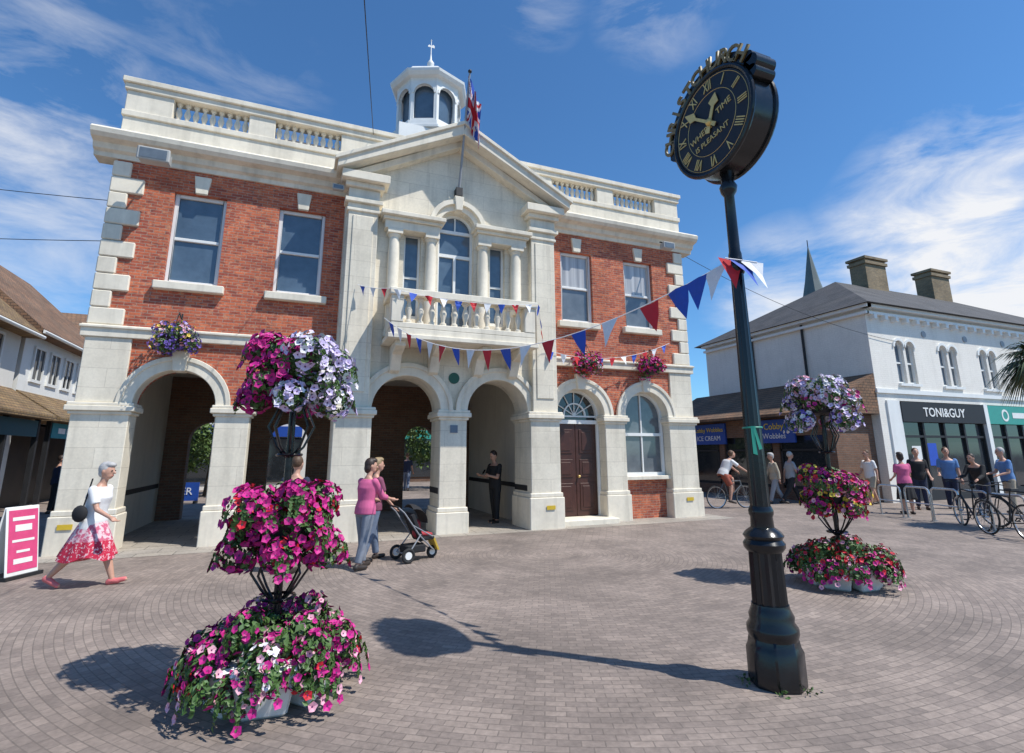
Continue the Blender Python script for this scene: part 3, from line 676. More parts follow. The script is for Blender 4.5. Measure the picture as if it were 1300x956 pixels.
# ------------------------------------------------------------------ bunting
def bunting(label,pts,sag,size,cols,seed,pos=None):
    r=random.Random(seed); t=thing('bunting',label,'bunting',pts[0],0,'strings of red white and blue bunting')
    o=V(pts[0]); line=[]; n=len(cols)
    for a,b in zip(pts[:-1],pts[1:]):
        a=V(a);b=V(b); L=(b-a).length; s_=sag*min(1,L/6)
        for i in range(25):
            u=i/24; p=a.lerp(b,u); p.z-=4*s_*u*(1-u); line.append(p-o)
    m=MB(); m.path(line,.006,4); m.build('cord',CWHITE,t)
    D=[0]
    for a,b in zip(line[:-1],line[1:]): D.append(D[-1]+(b-a).length)
    def at(d):
        for i in range(len(D)-1):
            if D[i+1]>=d and D[i+1]>D[i]: return line[i].lerp(line[i+1],(d-D[i])/(D[i+1]-D[i])),(line[i+1]-line[i]).normalized()
        return line[-1],(line[-1]-line[-2]).normalized()
    for k,ch in enumerate(cols):
        d=D[-1]*(pos[k] if pos else (k+.5)/(n+.1)); p,tg=at(d); w=size*.40
        sw=V((r.uniform(-.12,.12),r.uniform(-.22,.08),0))
        a=p-tg*w; b=p+tg*w; tip=p+V((0,0,-size))+sw*size*2; tip+=tg*r.uniform(-.1,.1)*size
        m=MB(); mid=(a+b)/2+V((r.uniform(-.03,.03),r.uniform(-.05,.05),0)); q1=a.lerp(tip,.5)+sw*.1; q2=b.lerp(tip,.5)-sw*.1
        m.add([a,mid,b,q2,tip,q1],[(0,1,5),(1,2,3),(1,3,5),(5,3,4)]); m.build('pennant',{'R':CRED,'W':CWHITE,'B':CBLUE}[ch],t,clean=False)
CLT=(CL.x-.05,CL.y+.05,3.36)
ps=[.25,.72,1.2,2.0,3.2,4.3,5.5]+[6.5+i for i in range(11)]
bunting('bunting string from the clock post to the left end of the balcony',[CLT,(5.45,-1.4,4.45)],.74,.30,'WBBRWBRWBRWBRWBRWB',1,[p/17.4 for p in ps])
bunting('bunting string draped along the front of the balcony rail',[(4.95,-.62,5.35),(5.55,-1.4,5.10),(8.95,-1.4,5.10),(9.45,-.62,4.2)],.22,.22,'BWRWBRWBRWBRWBBRW',2)
bunting('bunting string hanging below the right hand windows of the town hall',[(9.45,-.62,4.2),(13.6,-.2,4.75)],.45,.24,'BWRWBRWBRWB',4)
bunting('bunting tied round the clock post and hanging loose',[(CL.x-.14,CL.y-.02,3.36),(CL.x+.12,CL.y-.12,3.32)],0,.27,'RBW',5)

# ------------------------------------------------------------------ cables
def cable(a,b,sag,label):
    m=MB(); a=V(a);b=V(b); m.path([a.lerp(b,i/20)-V((0,0,4*sag*(i/20)*(1-i/20))) for i in range(21)],.008,5); tag(m.build('overhead_cable',BLACKM),label,'cable','overhead cables')
cable((5.2,.2,9.5),(3.2,-14.3,5.35),.0,'thin dark cable rising above the left of the pediment to the top of the photo')
cable((.1,.6,7.0),(-16,3.0,8.2),.3,'upper thin cable running left from the town hall corner')
cable((.1,.6,6.1),(-16,4.0,6.6),.35,'lower thin cable running left from the town hall corner')
cable((14.4,.3,7.9),(24.5,.25,5.7),.4,'thin cable from the town hall to the white building')

# ------------------------------------------------------------------ other buildings
def hip(mb,x0,x1,y0,y1,z0,z1,rx0,rx1,ry):
    mb.add([(x0,y0,z0),(x1,y0,z0),(x1,y1,z0),(x0,y1,z0),(rx0,ry,z1),(rx1,ry,z1)],[(0,1,5,4),(1,2,5),(2,3,4,5),(3,0,4),(3,2,1,0)])
# white building
B=thing('white_shop_building','white painted brick building with slate hipped roof and arched upper windows','building',(22,.3,0))
m=MB(); L=18; H=6.9; X0=.9
ws=[2.8,5.4,8.0,10.6,13.2]
holes=[(c+d-.24,c+d+.24,4.15,5.75) for c in ws for d in (-.31,.31)]
m.wall(X0,L,3.5,H,0,.35,holes)
for c in ws:
    for d in (-.31,.31): m.arch_fill(c+d,.24,5.51,5.75,0,.35,8)
m.box(X0,X0+.35,.35,8.2,0,H); m.box(L-.35,L,.35,8.2,0,H); m.box(X0+.35,L-.35,7.85,8.2,0,H); m.box(X0+.35,L-.35,.35,.5,3.4,H); m.box(X0,1.3,0,.35,0,3.5)
m.build('wall',WBRICK,B)
for c in ws:
    for d in (-.31,.31):
        x=c+d; m=MB(); m.arch_ring(x,.19,.245,5.51,.10,.18,10); m.box(x-.24,x-.19,.10,.18,4.15,5.51); m.box(x+.19,x+.24,.10,.18,4.15,5.51); m.box(x-.19,x+.19,.10,.18,4.9,4.96); m.box(x-.19,x+.19,.1,.18,4.15,4.22)
        w=m.build('window',WHITE,B); m=MB(); m.prism_y([(x-.21,4.17),(x+.21,4.17)]+[(x+.21*cos(PI*i/8),5.51+.21*sin(PI*i/8)) for i in range(9)],.15,.155); m.build('pane',PANE if d<0 else PANEG,w)
        m=MB(); m.arch_ring(x,.25,.34,5.51,-.05,.02,10); m.build('moulding',WHITE,w); bx('sill',WHITE,w,x-.30,x+.30,-.09,.05,4.05,4.145)
    m=MB(); z=6.12
    m.prism([(c-1.3+.13*cos(2*PI*i/12),-.03,z+.13*sin(2*PI*i/12)) for i in range(12)],[(c-1.3+.13*cos(2*PI*i/12),.02,z+.13*sin(2*PI*i/12)) for i in range(12)])
    if c>3: m.build('roundel',LEAD,B)
m=MB(); m.box(X0-.05,L,-.07,.0,3.75,3.9); m.box(X0-.08,L,-.16,0,6.62,6.72); m.box(X0-.16,X0,-.16,8.2,6.62,6.72); m.box(X0-.2,L,-.28,0,H-.06,H+.06); m.box(X0-.28,X0,-.28,8.2,H-.06,H+.06); m.build('cornice',WHITE,B)
for i in range(28): bx('bracket',WHITE,B,1.1+i*.6,1.26+i*.6,-.2,-.0,6.45,6.62)
m=MB(); hip(m,X0-.4,L+.4,-.45,8.6,H+.06,9.7,X0+4.5,L-4.6,4.1); m.build('roof',SLATE,B)
for x in (7.9,13.0):
    m=MB(); m.box(x-.75,x+.75,3.7,4.5,8.6,11.0); m.box(x-.82,x+.82,3.63,4.57,10.75,10.9); m.box(x-.85,x+.85,3.6,4.6,11.0,11.12); c_=m.build('chimney',CHIM,B)
for y0,z0 in ((5.2,.1),(2.6,4.4)):
    m=MB(); m.tube((X0-.06,y0,z0),(X0-.06,y0,H-.1),.05); m.build('drainpipe',BLACKM,B)
# shopfronts
def shopfront(x0,x1,fas,name='shopfront'):
    o=bx('shopfront',SHOPIN,B,x0,x1,.30,.34,0,3.45)
    m=MB()
    for k in range(5):
        x=x0+(x1-x0)*k/4; m.box(x-.05,x+.05,.02,.14,.35,2.75)
    m.box(x0,x1,.02,.16,0,.35); m.box(x0,x1,.03,.14,2.2,2.28); m.build('shop_frame',BLACKM,o)
    bx('shop_window',PANED,o,x0,x1,.10,.105,.35,2.75)
    bx('sign_board',fas,o,x0-.02,x1+.02,-.09,.1,2.75,3.47); return o
s1=shopfront(2.0,6.9,BLACKM); text('TONI&GUY',.46,WHITE,s1,(4.4,-.10,3.1),'-Y',sx=1.05,off=.005)
TEAL=plain('teal_sign',(.04,.30,.24),.4)
s2=shopfront(7.2,12.0,TEAL); m=MB(); m.arch_ring(8.3,.16,.24,3.1,-.10,-.085,24,0,2*PI); m.build('emblem',WHITE,s2); bx('sign_stripe',WHITE,s2,8.8,11.2,-.1,-.091,3.0,3.22)
bx('pilaster',WHITE,B,6.93,7.17,-.1,.3,0,3.5); bx('pilaster',WHITE,B,1.3,1.97,-.06,.3,0,3.5)
bx('poster',WHITE,s1,2.5,3.0,.09,.098,.9,1.9); bx('poster',CBLUE,s1,3.3,3.9,.09,.098,1.2,2.0)
# lean-to shop (faces -X)
S=thing('ice_cream_shop','low brown shop with tiled lean-to roof and two blue signs','shop',(20.9,.6,0)); D=1.98
m=MB(); m.box(0,D,0,8.5,0,.4); m.box(0,D,0,.3,.4,3.05); m.box(0,D,8.2,8.5,.4,3.05); m.box(.1,D,2.4,2.7,.4,3.05); m.box(.1,D,5.2,5.5,.4,3.05); m.box(.0,D,.3,8.2,2.3,3.05); m.box(.7,D,.3,8.2,.4,2.3); m.build('wall',BBRICK,S)
m=MB(); m.prism_y([(-.55,3.0),(-.55,3.1),(D,4.45),(D,3.0)],-.3,8.8); m.build('roof',TILE,S)
for a,b in ((.35,2.35),(2.75,5.15),(5.55,8.15)):
    w=MB(); w.box(.12,.2,a,a+.06,.4,2.3); w.box(.12,.2,b-.06,b,.4,2.3); w.box(.12,.2,a,b,.4,.5); w.box(.12,.2,a,b,1.75,1.82); w=w.build('window',BLACKM,S); bx('pane',PANED,w,.17,.175,a,b,.4,2.3)
SB=plain('blue_sign',(.02,.075,.36),.4)
for a,b,l1,l2 in ((1.5,3.3,'Cobby','Wobbles'),(4.9,6.9,'Cobby Wobbles','ICE CREAM')):
    sg=bx('sign_board',SB,S,-.09,-.01,a,b,2.05,2.92); text(l1,.34 if len(l1)<7 else .27,YELP,sg,(-.10,(a+b)/2,2.66),'-X'); text(l2,.29,CWHITE,sg,(-.10,(a+b)/2,2.3),'-X')
# left row
def row_shop(y0,y1,x,label,wall,roof,eave,ridge,fcol,seed):
    r=random.Random(seed); b=thing('shop_building',label,'building',(x,y0,0)); D=y1-y0
    m=MB(); m.box(-7,0,0,D,2.9,eave); m.box(-7,-6.6,0,D,0,2.9); m.box(-6.6,0,0,.3,0,2.9); m.box(-6.6,0,D-.3,D,0,2.9); m.build('wall',wall,b)
    m=MB(); m.prism([(.5,-.2,eave-.25),(.5,-.2,eave-.1),(-3.5,-.2,ridge),(-7.5,-.2,eave-.1)],[(.5,D+.2,eave-.25),(.5,D+.2,eave-.1),(-3.5,D+.2,ridge),(-7.5,D+.2,eave-.1)]); m.build('roof',roof,b)
    m=MB(); m.tube((.52,-.2,eave-.2),(.52,D+.2,eave-.2),.06); m.build('gutter',WHITE,b,True)
    m=MB(); m.prism([(1.3,0,2.85),(1.3,0,2.97),(.0,0,3.85),(.0,0,2.85)],[(1.3,D,2.85),(1.3,D,2.97),(.0,D,3.85),(.0,D,2.85)]); m.build('canopy',TILEG,b)
    for k in range(int(D/1.35)):
        y=.7+k*1.3
        if y+.9>D: break
        z0,z1=4.2,5.45
        m=MB(); m.box(.0,.06,y,y+.08,z0,z1); m.box(0,.06,y+.82,y+.9,z0,z1); m.box(0,.06,y+.08,y+.82,z1-.08,z1); m.box(0,.06,y+.08,y+.82,z0,z0+.1); m.box(0,.05,y+.42,y+.47,z0+.1,z1-.08); w=m.build('window',WHITE,b); bx('pane',PANED,w,.01,.02,y+.05,y+.85,z0+.05,z1-.05)
    o=bx('shopfront',SHOPIN,b,-.4,-.35,.3,D-.3,0,2.8); bx('sign_board',fcol,o,.9,1.0,.4,D-.4,2.3,2.8)
    m=MB(); y=.9
    while y<D-1.6:
        w_=r.uniform(.25,.6); m.box(1.001,1.008,y,y+w_,2.46,2.64); y+=w_+.14
        if y>D*.55: break
    m.build('sign_mark',CWHITE,o)
    for k in range(int(D/2)+1): bx('post',BLACKM,b,.85,.98,.3+k*2,.42+k*2,0,2.85)
    return b
CREAMW=plain('cream_render',(.72,.70,.65),.8,.06,2)
row_shop(3.0,9.6,-4.7,'left shop row with mossy tile roof and white upper windows',CREAMW,TILEG,5.8,9.2,plain('dark_fascia',(.03,.10,.12)),1)
row_shop(9.9,18.0,-4.7,'further left shop with brown tile roof and turquoise fascia',WHITE,TILE,6.0,9.6,plain('turquoise_fascia',(.03,.25,.30)),2)
# rear buildings seen through the arches
for x0,x1,y,label,wl,fc,zt in ((-9,4.5,19,'pale rear building seen through the left arches',CREAMW,SB,7.0),(4.8,19,22,'brick rear building seen through the middle arches',BBRICK,TEAL,6.5)):
    b=thing('rear_building',label,'building',(x0,y,0)); D=x1-x0
    bx('wall',wl,b,0,D,0,6,0,zt); m=MB(); m.prism_x([(-.4,zt),(6.4,zt),(3,zt+2.2)],-.3,D+.3); m.build('roof',TILE,b)
    bx('shopfront',PANED,b,.3,D-.3,-.06,-.01,.3,2.6); bx('sign_board',fc,b,.3,D-.3,-.12,-.01,2.65,3.2)
    for k in range(int(D/2.4)):
        w=bx('window',WHITE,b,.8+k*2.4,1.9+k*2.4,-.05,-.01,4.0,5.5); bx('pane',PANED,w,.88+k*2.4,1.82+k*2.4,-.06,-.052,4.08,5.42)
# church spire
b=thing('church_spire','slim grey green church spire rising behind the slate roof','spire',rel(41.8,69.5))
m=MB(); m.lathe([(1.9,20.5),(.9,25.0),(.05,30)],n=8); m.build('spire',mk('copper_slate',(.12,.15,.15),.7,.2,1),b); bx('tower',CHIM,b,-2,2,-2,2,0,20.6)
m=MB(); m.tube((0,0,29.8),(0,0,31),.06,n=5); m.build('finial',BLACKM,b)
# trees and palm
def tree(loc,h,rad,label,seed):
    rnd.seed(seed); t=thing('tree',label,'tree',loc)
    m=MB(); m.path([(0,0,0),(.05,0,h*.3),(0,.08,h*.55),(.05,0,h*.8)],[.18,.13,.09,.04],8)
    for k in range(6):
        a=k*1.05; m.path([(0,0,h*(.35+.06*k)),(cos(a)*rad*.4,sin(a)*rad*.4,h*(.5+.05*k)),(cos(a)*rad*.75,sin(a)*rad*.75,h*(.58+.05*k))],[.07,.045,.02],6)
    m.build('trunk',BARK,t,True); lm=MB()
    for k in range(30):
        d=rdir(); c=V((d.x*rad*.8,d.y*rad*.8,h*.6+d.z*h*.32)); 
        for i in range(130):
            e=rdir(); leaf(lm,c+e*rad*.38*rnd.uniform(.3,1),(e+rdir()*.8).normalized(),.22*rnd.uniform(.6,1.2))
    lm.build('crown',TREEL,t,clean=False)
tree((10.6,14.5,0),5.2,2.0,'green tree behind the town hall seen through the middle arch',5)
tree((.6,14.2,0),4.6,1.8,'green tree behind the town hall seen through the left arch',6)
pl=rel(12.2,12.0); rnd.seed(4); t=thing('palm_tree','palm with dark drooping fronds at the right edge','palm tree',pl)
m=MB(); m.path([(0,0,0),(.03,0,1.5),(0,.03,3.7)],[.17,.13,.12],10); m.build('trunk',BARK,t,True)
for k in range(60):
    a=k*2.4; el=R(rnd.uniform(-30,70)); L=rnd.uniform(.8,1.1); d=V((cos(a)*cos(el),sin(a)*cos(el),sin(el))); s_=d.cross(V((0,0,1))).normalized()
    lm=MB()
    for w in range(-3,4):
        e=(d+s_*w*.12).normalized(); pp_=[V((0,0,3.8))+e*L*q-V((0,0,.62*q**2.4)) for q in (0,.25,.5,.75,1)]; ww=s_*.024
        for j,(w0,w1) in enumerate(((.5,1),(1,1),(1,.7),(.7,.05))): lm.face([pp_[j]-ww*w0,pp_[j]+ww*w0,pp_[j+1]+ww*w1,pp_[j+1]-ww*w1])
    lm.build('frond',PALML,t,clean=False)

# ------------------------------------------------------------------ bicycles and racks
def bicycle(label,loc,rz,col,group):
    t=thing('bicycle',label,'bicycle',loc,rz,group)
    for x in (-.51,.51):
        m=MB(); m.torus((x,0,.34),.315,.011,'Y',28,5); m.tube((x,-.04,.34),(x,.04,.34),.02)
        for k in range(14):
            a=2*PI*k/14; m.tube((x,.02*(-1)**k,.34),(x+.31*cos(a),0,.34+.31*sin(a)),.0025,n=3)
        w=m.build('wheel',STEEL,t,True); m=MB(); m.torus((x,0,.34),.335,.019,'Y',28,7); m.build('tyre',RUBBER,w,True)
    m=MB(); bb=(-.08,0,.29); st=(-.2,0,.80); hd=(.36,0,.83); hl=(.385,0,.70)
    for a,b,r in ((bb,st,.016),(st,hd,.016),(bb,hl,.019),(hd,hl,.02),(bb,(-.51,.05,.34),.011),(bb,(-.51,-.05,.34),.011),(st,(-.51,.05,.34),.009),(st,(-.51,-.05,.34),.009)): m.tube(a,b,r)
    m.build('frame',col,t,True)
    m=MB(); m.tube(hl,(.42,.0,.66),.018)
    for s_ in (-1,1): m.path([(.42,0,.66),(.43,s_*.05,.62),(.51,s_*.05,.34)],.011)
    m.build('fork',col,t,True)
    m=MB(); m.tube(hd,(.34,0,.98),.013); m.path([(.28,-.29,1.0),(.33,-.2,1.02),(.38,-.05,.99),(.38,.05,.99),(.33,.2,1.02),(.28,.29,1.0)],.012); m.build('handlebar',BLACKM,t,True)
    m=MB(); m.tube(st,(-.23,0,.93),.013); m.prism([(-.37,-.08,.93),(-.37,.08,.93),(-.1,.02,.94),(-.1,-.02,.94)],[(-.36,-.07,.98),(-.36,.07,.98),(-.1,.018,.965),(-.1,-.018,.965)]); m.build('saddle',BLACKM,t,bev=.01)
    m=MB(); m.torus((-.08,.04,.29),.09,.008,'Y',20,5); m.tube((-.08,.05,.29),(.05,.06,.18),.01); m.tube((-.08,-.05,.29),(-.21,-.06,.40),.01); m.box(.0,.1,.06,.14,.165,.185); m.box(-.26,-.16,-.14,-.06,.39,.41); m.build('crank',BLACKM,t)
    return t
bk=bicycle('dark bicycle nearest the right edge leaning in the rack',rel(9.95,11.1),R(62),BLACKM,'bicycles parked in the rack')
dup(bk,rel(10.45,12.5),R(50),'dark bicycle second from the front of the rack')
dup(bk,rel(11.3,12.2),R(82),'dark bicycle behind the nearest one at the right edge')
def hoop(loc,label,first=None):
    if first: return dup(first,loc,first.rotation_euler[2],label)
    t=thing('bike_rack',label,'bike rack',loc,R(70),'steel bike rack hoops')
    m=MB(); m.path([(-.4,0,-.05),(-.4,0,.66),(-.38,0,.75),(-.3,0,.8),(.3,0,.8),(.38,0,.75),(.4,0,.66),(.4,0,-.05)],.026,8); m.tube((-.4,0,.4),(.4,0,.4),.018); m.build('hoop',STEEL,t,True)
    m=MB(); m.lathe([(.07,0),(.07,.012)],(-.4,0,0),12); m.build('foot_plate',STEEL,t); m=MB(); m.lathe([(.07,0),(.07,.012)],(.4,0,0),12); m.build('foot_plate',STEEL,t)
    return t
hp=hoop(rel(10.3,14.9),'bike rack hoop furthest from the camera')
for i,(X,Y,l) in enumerate(((10.45,14.1,'second bike rack hoop from the far end'),(10.6,13.4,'third bike rack hoop from the far end'),(10.7,12.7,'bike rack hoop holding the second bicycle'),(10.4,11.5,'bike rack hoop beside the nearest bicycle'))): hoop(rel(X,Y),l,hp)

# ------------------------------------------------------------------ people
def remesh(mb,mat,vox,name,parent,smooth=5):
    me=mb.mesh('tmp',mat); ob=bpy.data.objects.new('tmp',me)
    r=ob.modifiers.new('r','REMESH'); r.mode='VOXEL'; r.voxel_size=vox; r.use_smooth_shade=True
    s=ob.modifiers.new('s','SMOOTH'); s.iterations=smooth; s.factor=.5
    out=evalmesh(ob); bpy.data.objects.remove(ob); out.materials.clear(); out.materials.append(mat)
    out.shade_smooth()
    o=bpy.data.objects.new(name,out); C.objects.link(o); o.parent=parent; return o
MALE=[(-.05,.050,.070),(-.02,.066,.090),(.04,.068,.090),(.10,.060,.083),(.17,.066,.095),(.235,.068,.106),(.275,.054,.104),(.30,.036,.062),(.325,.03,.032)]
FEM=[(-.05,.055,.074),(-.02,.072,.098),(.03,.070,.096),(.10,.056,.074),(.16,.062,.082),(.21,.074,.088),(.26,.055,.092),(.295,.034,.055),(.325,.027,.029)]
def person(label,loc,yaw,H=1.7,fem=False,lean=2,thigh=(18,-16),knee=(4,12),foot=(0,0),arm=(-18,20),elbow=(15,15),abd=(8,8),inw=(0,0),hturn=0,hdown=0,
           top=None,sleeve='short',bottom='trousers',bot=None,shoe=None,hair=None,hstyle='short',vox=.013,group=None,hipz=None,topz=.0):
    k=H; t=thing('person',label,'person',loc,yaw,group)
    def sd(a): a=R(a); return V((sin(a),0,-cos(a)))
    hip=V((0,0,.52*k)); legs=[]
    for i,sy in ((0,1),(1,-1)):
        h=hip+V((0,sy*.05*k,-.01*k)); kn=h+sd(thigh[i])*.235*k+V((0,sy*.004*k,0)); an=kn+sd(thigh[i]-knee[i])*.235*k
        fp=R(foot[i]); toe=an+V((cos(fp)*.105*k,sy*.012*k,-sin(fp)*.105*k-.022*k)); heel=an+V((-.022*k*cos(fp),0,-.026*k+.022*k*sin(fp)))
        legs.append([h,kn,an,toe,heel])
    low=min(min(l[3].z,l[4].z) for l in legs)-.016*k
    dz=(-low) if hipz is None else hipz-hip.z
    hip.z+=dz
    for l in legs:
        for p in l: p.z+=dz
    u=V((sin(R(lean)),0,cos(R(lean)))); fw=V((cos(R(lean)),0,-sin(R(lean))))
    SEC=FEM if fem else MALE
    def loft(mb,secs,inf,n=20):
        rs=[]
        for tt,rx,ry in secs:
            c=hip+u*tt*k; rs.append([c+fw*(rx*k+inf)*cos(2*PI*i/n)+V((0,1,0))*(ry*k+inf)*sin(2*PI*i/n) for i in range(n)])
        mb.ring(rs)
    body=MB(); loft(body,SEC,0)
    hy=R(hturn); hp=R(hdown)
    RH=Matrix.Rotation(hy,3,'Z')@Matrix.Rotation(hp,3,'Y')
    nb=hip+u*.315*k; hc=nb+u*.09*k+fw*.012*k+RH@V((.006*k,0,.02*k))
    body.cap(nb-u*.02*k,hc-V((0,0,.03*k)),.030*k,.028*k)
    h_=lambda x,y,z:hc+RH@V((x*k,y*k,z*k))
    body.sphere(hc,(.056*k,.046*k,.066*k),16,rot=RH); body.sphere(h_(.018,0,-.035),(.036*k,.034*k,.036*k),12,rot=RH)
    body.cap(h_(.052,0,.004),h_(.066,0,-.016),.007*k,.0095*k,6)
    for s_ in (-1,1): body.sphere(h_(-.004,s_*.047,-.006),(.012*k,.007*k,.018*k),8,rot=RH)
    shy=.094 if fem else .106; arms=[]
    for i,sy in ((0,1),(1,-1)):
        S_=hip+u*.272*k+V((0,sy*shy*k,0)); a=arm[i]; b=R(abd[i])
        d=V((sin(R(a))*cos(b),sy*sin(b),-cos(R(a))*cos(b))); E=S_+d*.17*k
        a2=a+elbow[i]; b2=R(abd[i]-inw[i]); d2=V((sin(R(a2))*cos(b2),sy*sin(b2),-cos(R(a2))*cos(b2))); Wr=E+d2*.145*k
        arms.append((S_,E,Wr,d2,sy))
        r=.86 if fem else 1
        body.cap(S_,E,.029*k*r,.023*k*r); body.cap(E,Wr,.023*k*r,.0155*k*r)
        side=V((0,sy,0)); nrm=d2.cross(side)
        if nrm.length<.1: nrm=V((1,0,0))
        nrm.normalize(); sp=d2.cross(nrm).normalized(); pc=Wr+d2*.03*k
        body.cap(Wr,pc,.016*k,.02*k); body.cap(pc+sp*.012*k,pc-sp*.012*k,.013*k,.013*k)
        for f_ in range(4):
            o=(f_-1.5)*.0115*k; L=(.038,.045,.043,.034)[f_]*k
            p0=pc+d2*.012*k+sp*o; p1=p0+d2*L*.55-nrm*.003*k; p2=p1+d2*L*.45-nrm*L*.3
            body.cap(p0,p1,.0062*k,.0056*k,6); body.cap(p1,p2,.0056*k,.0045*k,6)
        body.cap(Wr+d2*.012*k-sp*.012*k,Wr+d2*.05*k-sp*.032*k,.0075*k,.0055*k,6)
    for h,kn,an,toe,heel in legs:
        body.cap(h,kn,.053*k if not fem else .056*k,.034*k); body.cap(kn,kn.lerp(an,.35),.033*k,.034*k); body.cap(kn.lerp(an,.35),an,.034*k,.020*k)
        body.cap(an,heel,.02*k,.016*k); body.cap(heel,toe,.018*k,.014*k)
    remesh(body,SKIN,vox,'body',t)
    # garments
    if top:
        g=MB(); lo=-.03+topz
        secs=[s for s in SEC if s[0]>lo and s[0]<.30]; secs=[(lo,SEC[1][1],SEC[1][2])]+secs
        loft(g,secs,.016*k)
        for S_,E,Wr,d2,sy in arms:
            if sleeve=='short': g.sphere(S_,.036*k,10); g.tube(S_,S_.lerp(E,.72),.037*k,.034*k,12)
            elif sleeve=='long': g.cap(S_,E,.037*k,.031*k); g.tube(E,E.lerp(Wr,.95),.031*k,.024*k,12)
            elif sleeve=='three': g.cap(S_,E,.036*k,.03*k); g.tube(E,E.lerp(Wr,.45),.03*k,.027*k,12)
        remesh(g,top,max(vox,.011),'shirt',t,3)
    if bottom in ('trousers','shorts'):
        g=MB(); loft(g,[s for s in SEC if s[0]<.06],.008*k)
        for h,kn,an,toe,heel in legs:
            if bottom=='trousers': g.cap(h,kn,.062*k,.044*k); g.tube(kn,an.lerp(kn,.06),.044*k,.034*k,12)
            else: g.sphere(h,.062*k,12); g.tube(h,h.lerp(kn,.85),.064*k,.056*k,14)
        remesh(g,bot,max(vox,.011),bottom,t,3)
    elif bottom=='skirt':
        g=MB(); n=64; rs=[]
        dxx=[ (l[1].x+l[2].x)/2 for l in legs]
        fwd_=max(dxx); bk_=min(dxx)
        for j in range(15):
            s_=j/14; z=hip.z+.03*k-s_*.30*k; grow=s_**.9
            rx=(.076+.05*grow)*k+ (max(fwd_,-bk_))*grow*.5; ry=(.102+.04*grow)*k; cx=(fwd_+bk_)/2*grow+ (u*.03*k).x*(1-s_)
            pl_=lambda i:(1+.07*grow*sin(i*2*PI/n*11+j*.15)+.03*grow*sin(i*2*PI/n*5))
            rs.append([V((cx+rx*pl_(i)*cos(2*PI*i/n),ry*pl_(i)*sin(2*PI*i/n),z+.02*k*grow*sin(i*2*PI/n*4))) for i in range(n)])
        g.ring(rs); g.build('skirt',bot,t,True)
    if shoe:
        for h,kn,an,toe,heel in legs:
            g=MB(); g.cap(heel+V((0,0,.004*k)),toe+V((-.01*k,0,.002*k)),.024*k,.019*k); g.cap(an.lerp(heel,.5),heel.lerp(toe,.55),.025*k,.022*k)
            remesh(g,shoe,.008,'shoe',t,2)
    if hair:
        g=MB(); g.sphere(h_(-.014,0,.016),(.056*k,.051*k,.062*k),14,rot=RH)
        if hstyle=='bob': g.sphere(h_(-.03,0,-.022),(.038*k,.05*k,.055*k),12,rot=RH); g.sphere(h_(.012,0,.05),(.045*k,.042*k,.028*k),10,rot=RH)
        if hstyle=='fringe': g.sphere(h_(.018,0,.05),(.044*k,.044*k,.026*k),10,rot=RH); g.sphere(h_(-.028,0,-.02),(.034*k,.045*k,.04*k),10,rot=RH)
        remesh(g,hair,.009,'hair',t,2)
    g=MB()
    for s_ in (-1,1): g.sphere(h_(.051,s_*.019,.004),(.005*k,.0085*k,.0055*k),8,rot=RH)
    g.build('eyes',DARKEYE,t,True); g=MB(); g.sphere(h_(.053,0,-.038),(.005*k,.015*k,.004*k),8,rot=RH); g.build('mouth',LIP,t,True)
    return t
GREYH=plain('grey_hair',(.42,.41,.40),.7,.25,40); DARKH=plain('dark_hair',(.035,.02,.014),.55,.3,40); BROWNH=plain('brown_hair',(.10,.055,.03),.6,.3,40); FAIRH=plain('fair_hair',(.30,.21,.11),.6,.3,40)
DENIM=plain('denim',(.15,.19,.27),.85,.2,14); GDENIM=plain('grey_denim',(.20,.22,.26),.85,.2,14); NAVY=plain('navy_cloth',(.02,.028,.06),.85); BLK=plain('black_cloth',(.016,.016,.018),.85); PINKC=plain('pink_cloth',(.60,.12,.26),.85,.12,10)
WSH=plain('white_shirt',(.78,.77,.76),.85,.06,10); BLUEC=plain('blue_shirt',(.12,.24,.48),.85); GREYC=plain('grey_shirt',(.30,.31,.33),.85); BEIGE=plain('beige_cloth',(.42,.36,.27),.85); REDB=plain('rust_shorts',(.30,.08,.05),.85); PSHOE=plain('coral_shoe',(.66,.16,.16),.6); BRSH=plain('dark_shoe',(.04,.03,.025),.5)
def skirtmat():
    m,nt,b=newmat('patterned_skirt'); co=objco(nt); s=nd(nt,'ShaderNodeSeparateXYZ'); lk(nt,co,s.inputs[0])
    n=mrange(nt,noise(nt,co,22,3),.46,.54); lo=mixc(nt,mrange(nt,noise(nt,co,34,2),.56,.60),(.52,.02,.06),(.72,.45,.48)); hi=mixc(nt,n,(.70,.52,.55),(.56,.12,.20))
    z=mrange(nt,math2(nt,'ADD',s.outputs[2],math2(nt,'MULTIPLY',noise(nt,co,5,2),.04)),.60,.615)
    lk(nt,mixc(nt,z,lo,hi),b.inputs['Base Color']); b.inputs['Roughness'].default_value=.85; return m
yr=math.atan2(RIGHT.y,RIGHT.x)     # heading that points to the photographer's right
wl=rel(-5.72,7.5)
person('woman in white T-shirt and red patterned skirt striding past the left arch',wl,yr+R(4),1.64,True,4,(24,-22),(4,20),(-8,24),(-26,24),(28,40),(10,8),(0,0),0,4,WSH,'short','skirt',skirtmat(),PSHOE,GREYH,'fringe',.0085,topz=-.015)
t_=Matrix.Rotation(yr+R(4),4,'Z')
m=MB(); m.sphere((0,0,0),(.10,.05,.11),12); m.path([(.02,.02,.08),(.03,.05,.25),(.05,.07,.45)],.010,5); o=tag(m.build('shoulder_bag',BLK,None,True),'small black bag hanging from the shoulder of the woman in white','bag'); o.location=wl+(t_@V((-.05,-.22,.95)).to_4d()).to_3d(); o.rotation_euler=(0,0,yr)
pw=rel(-2.30,8.53)
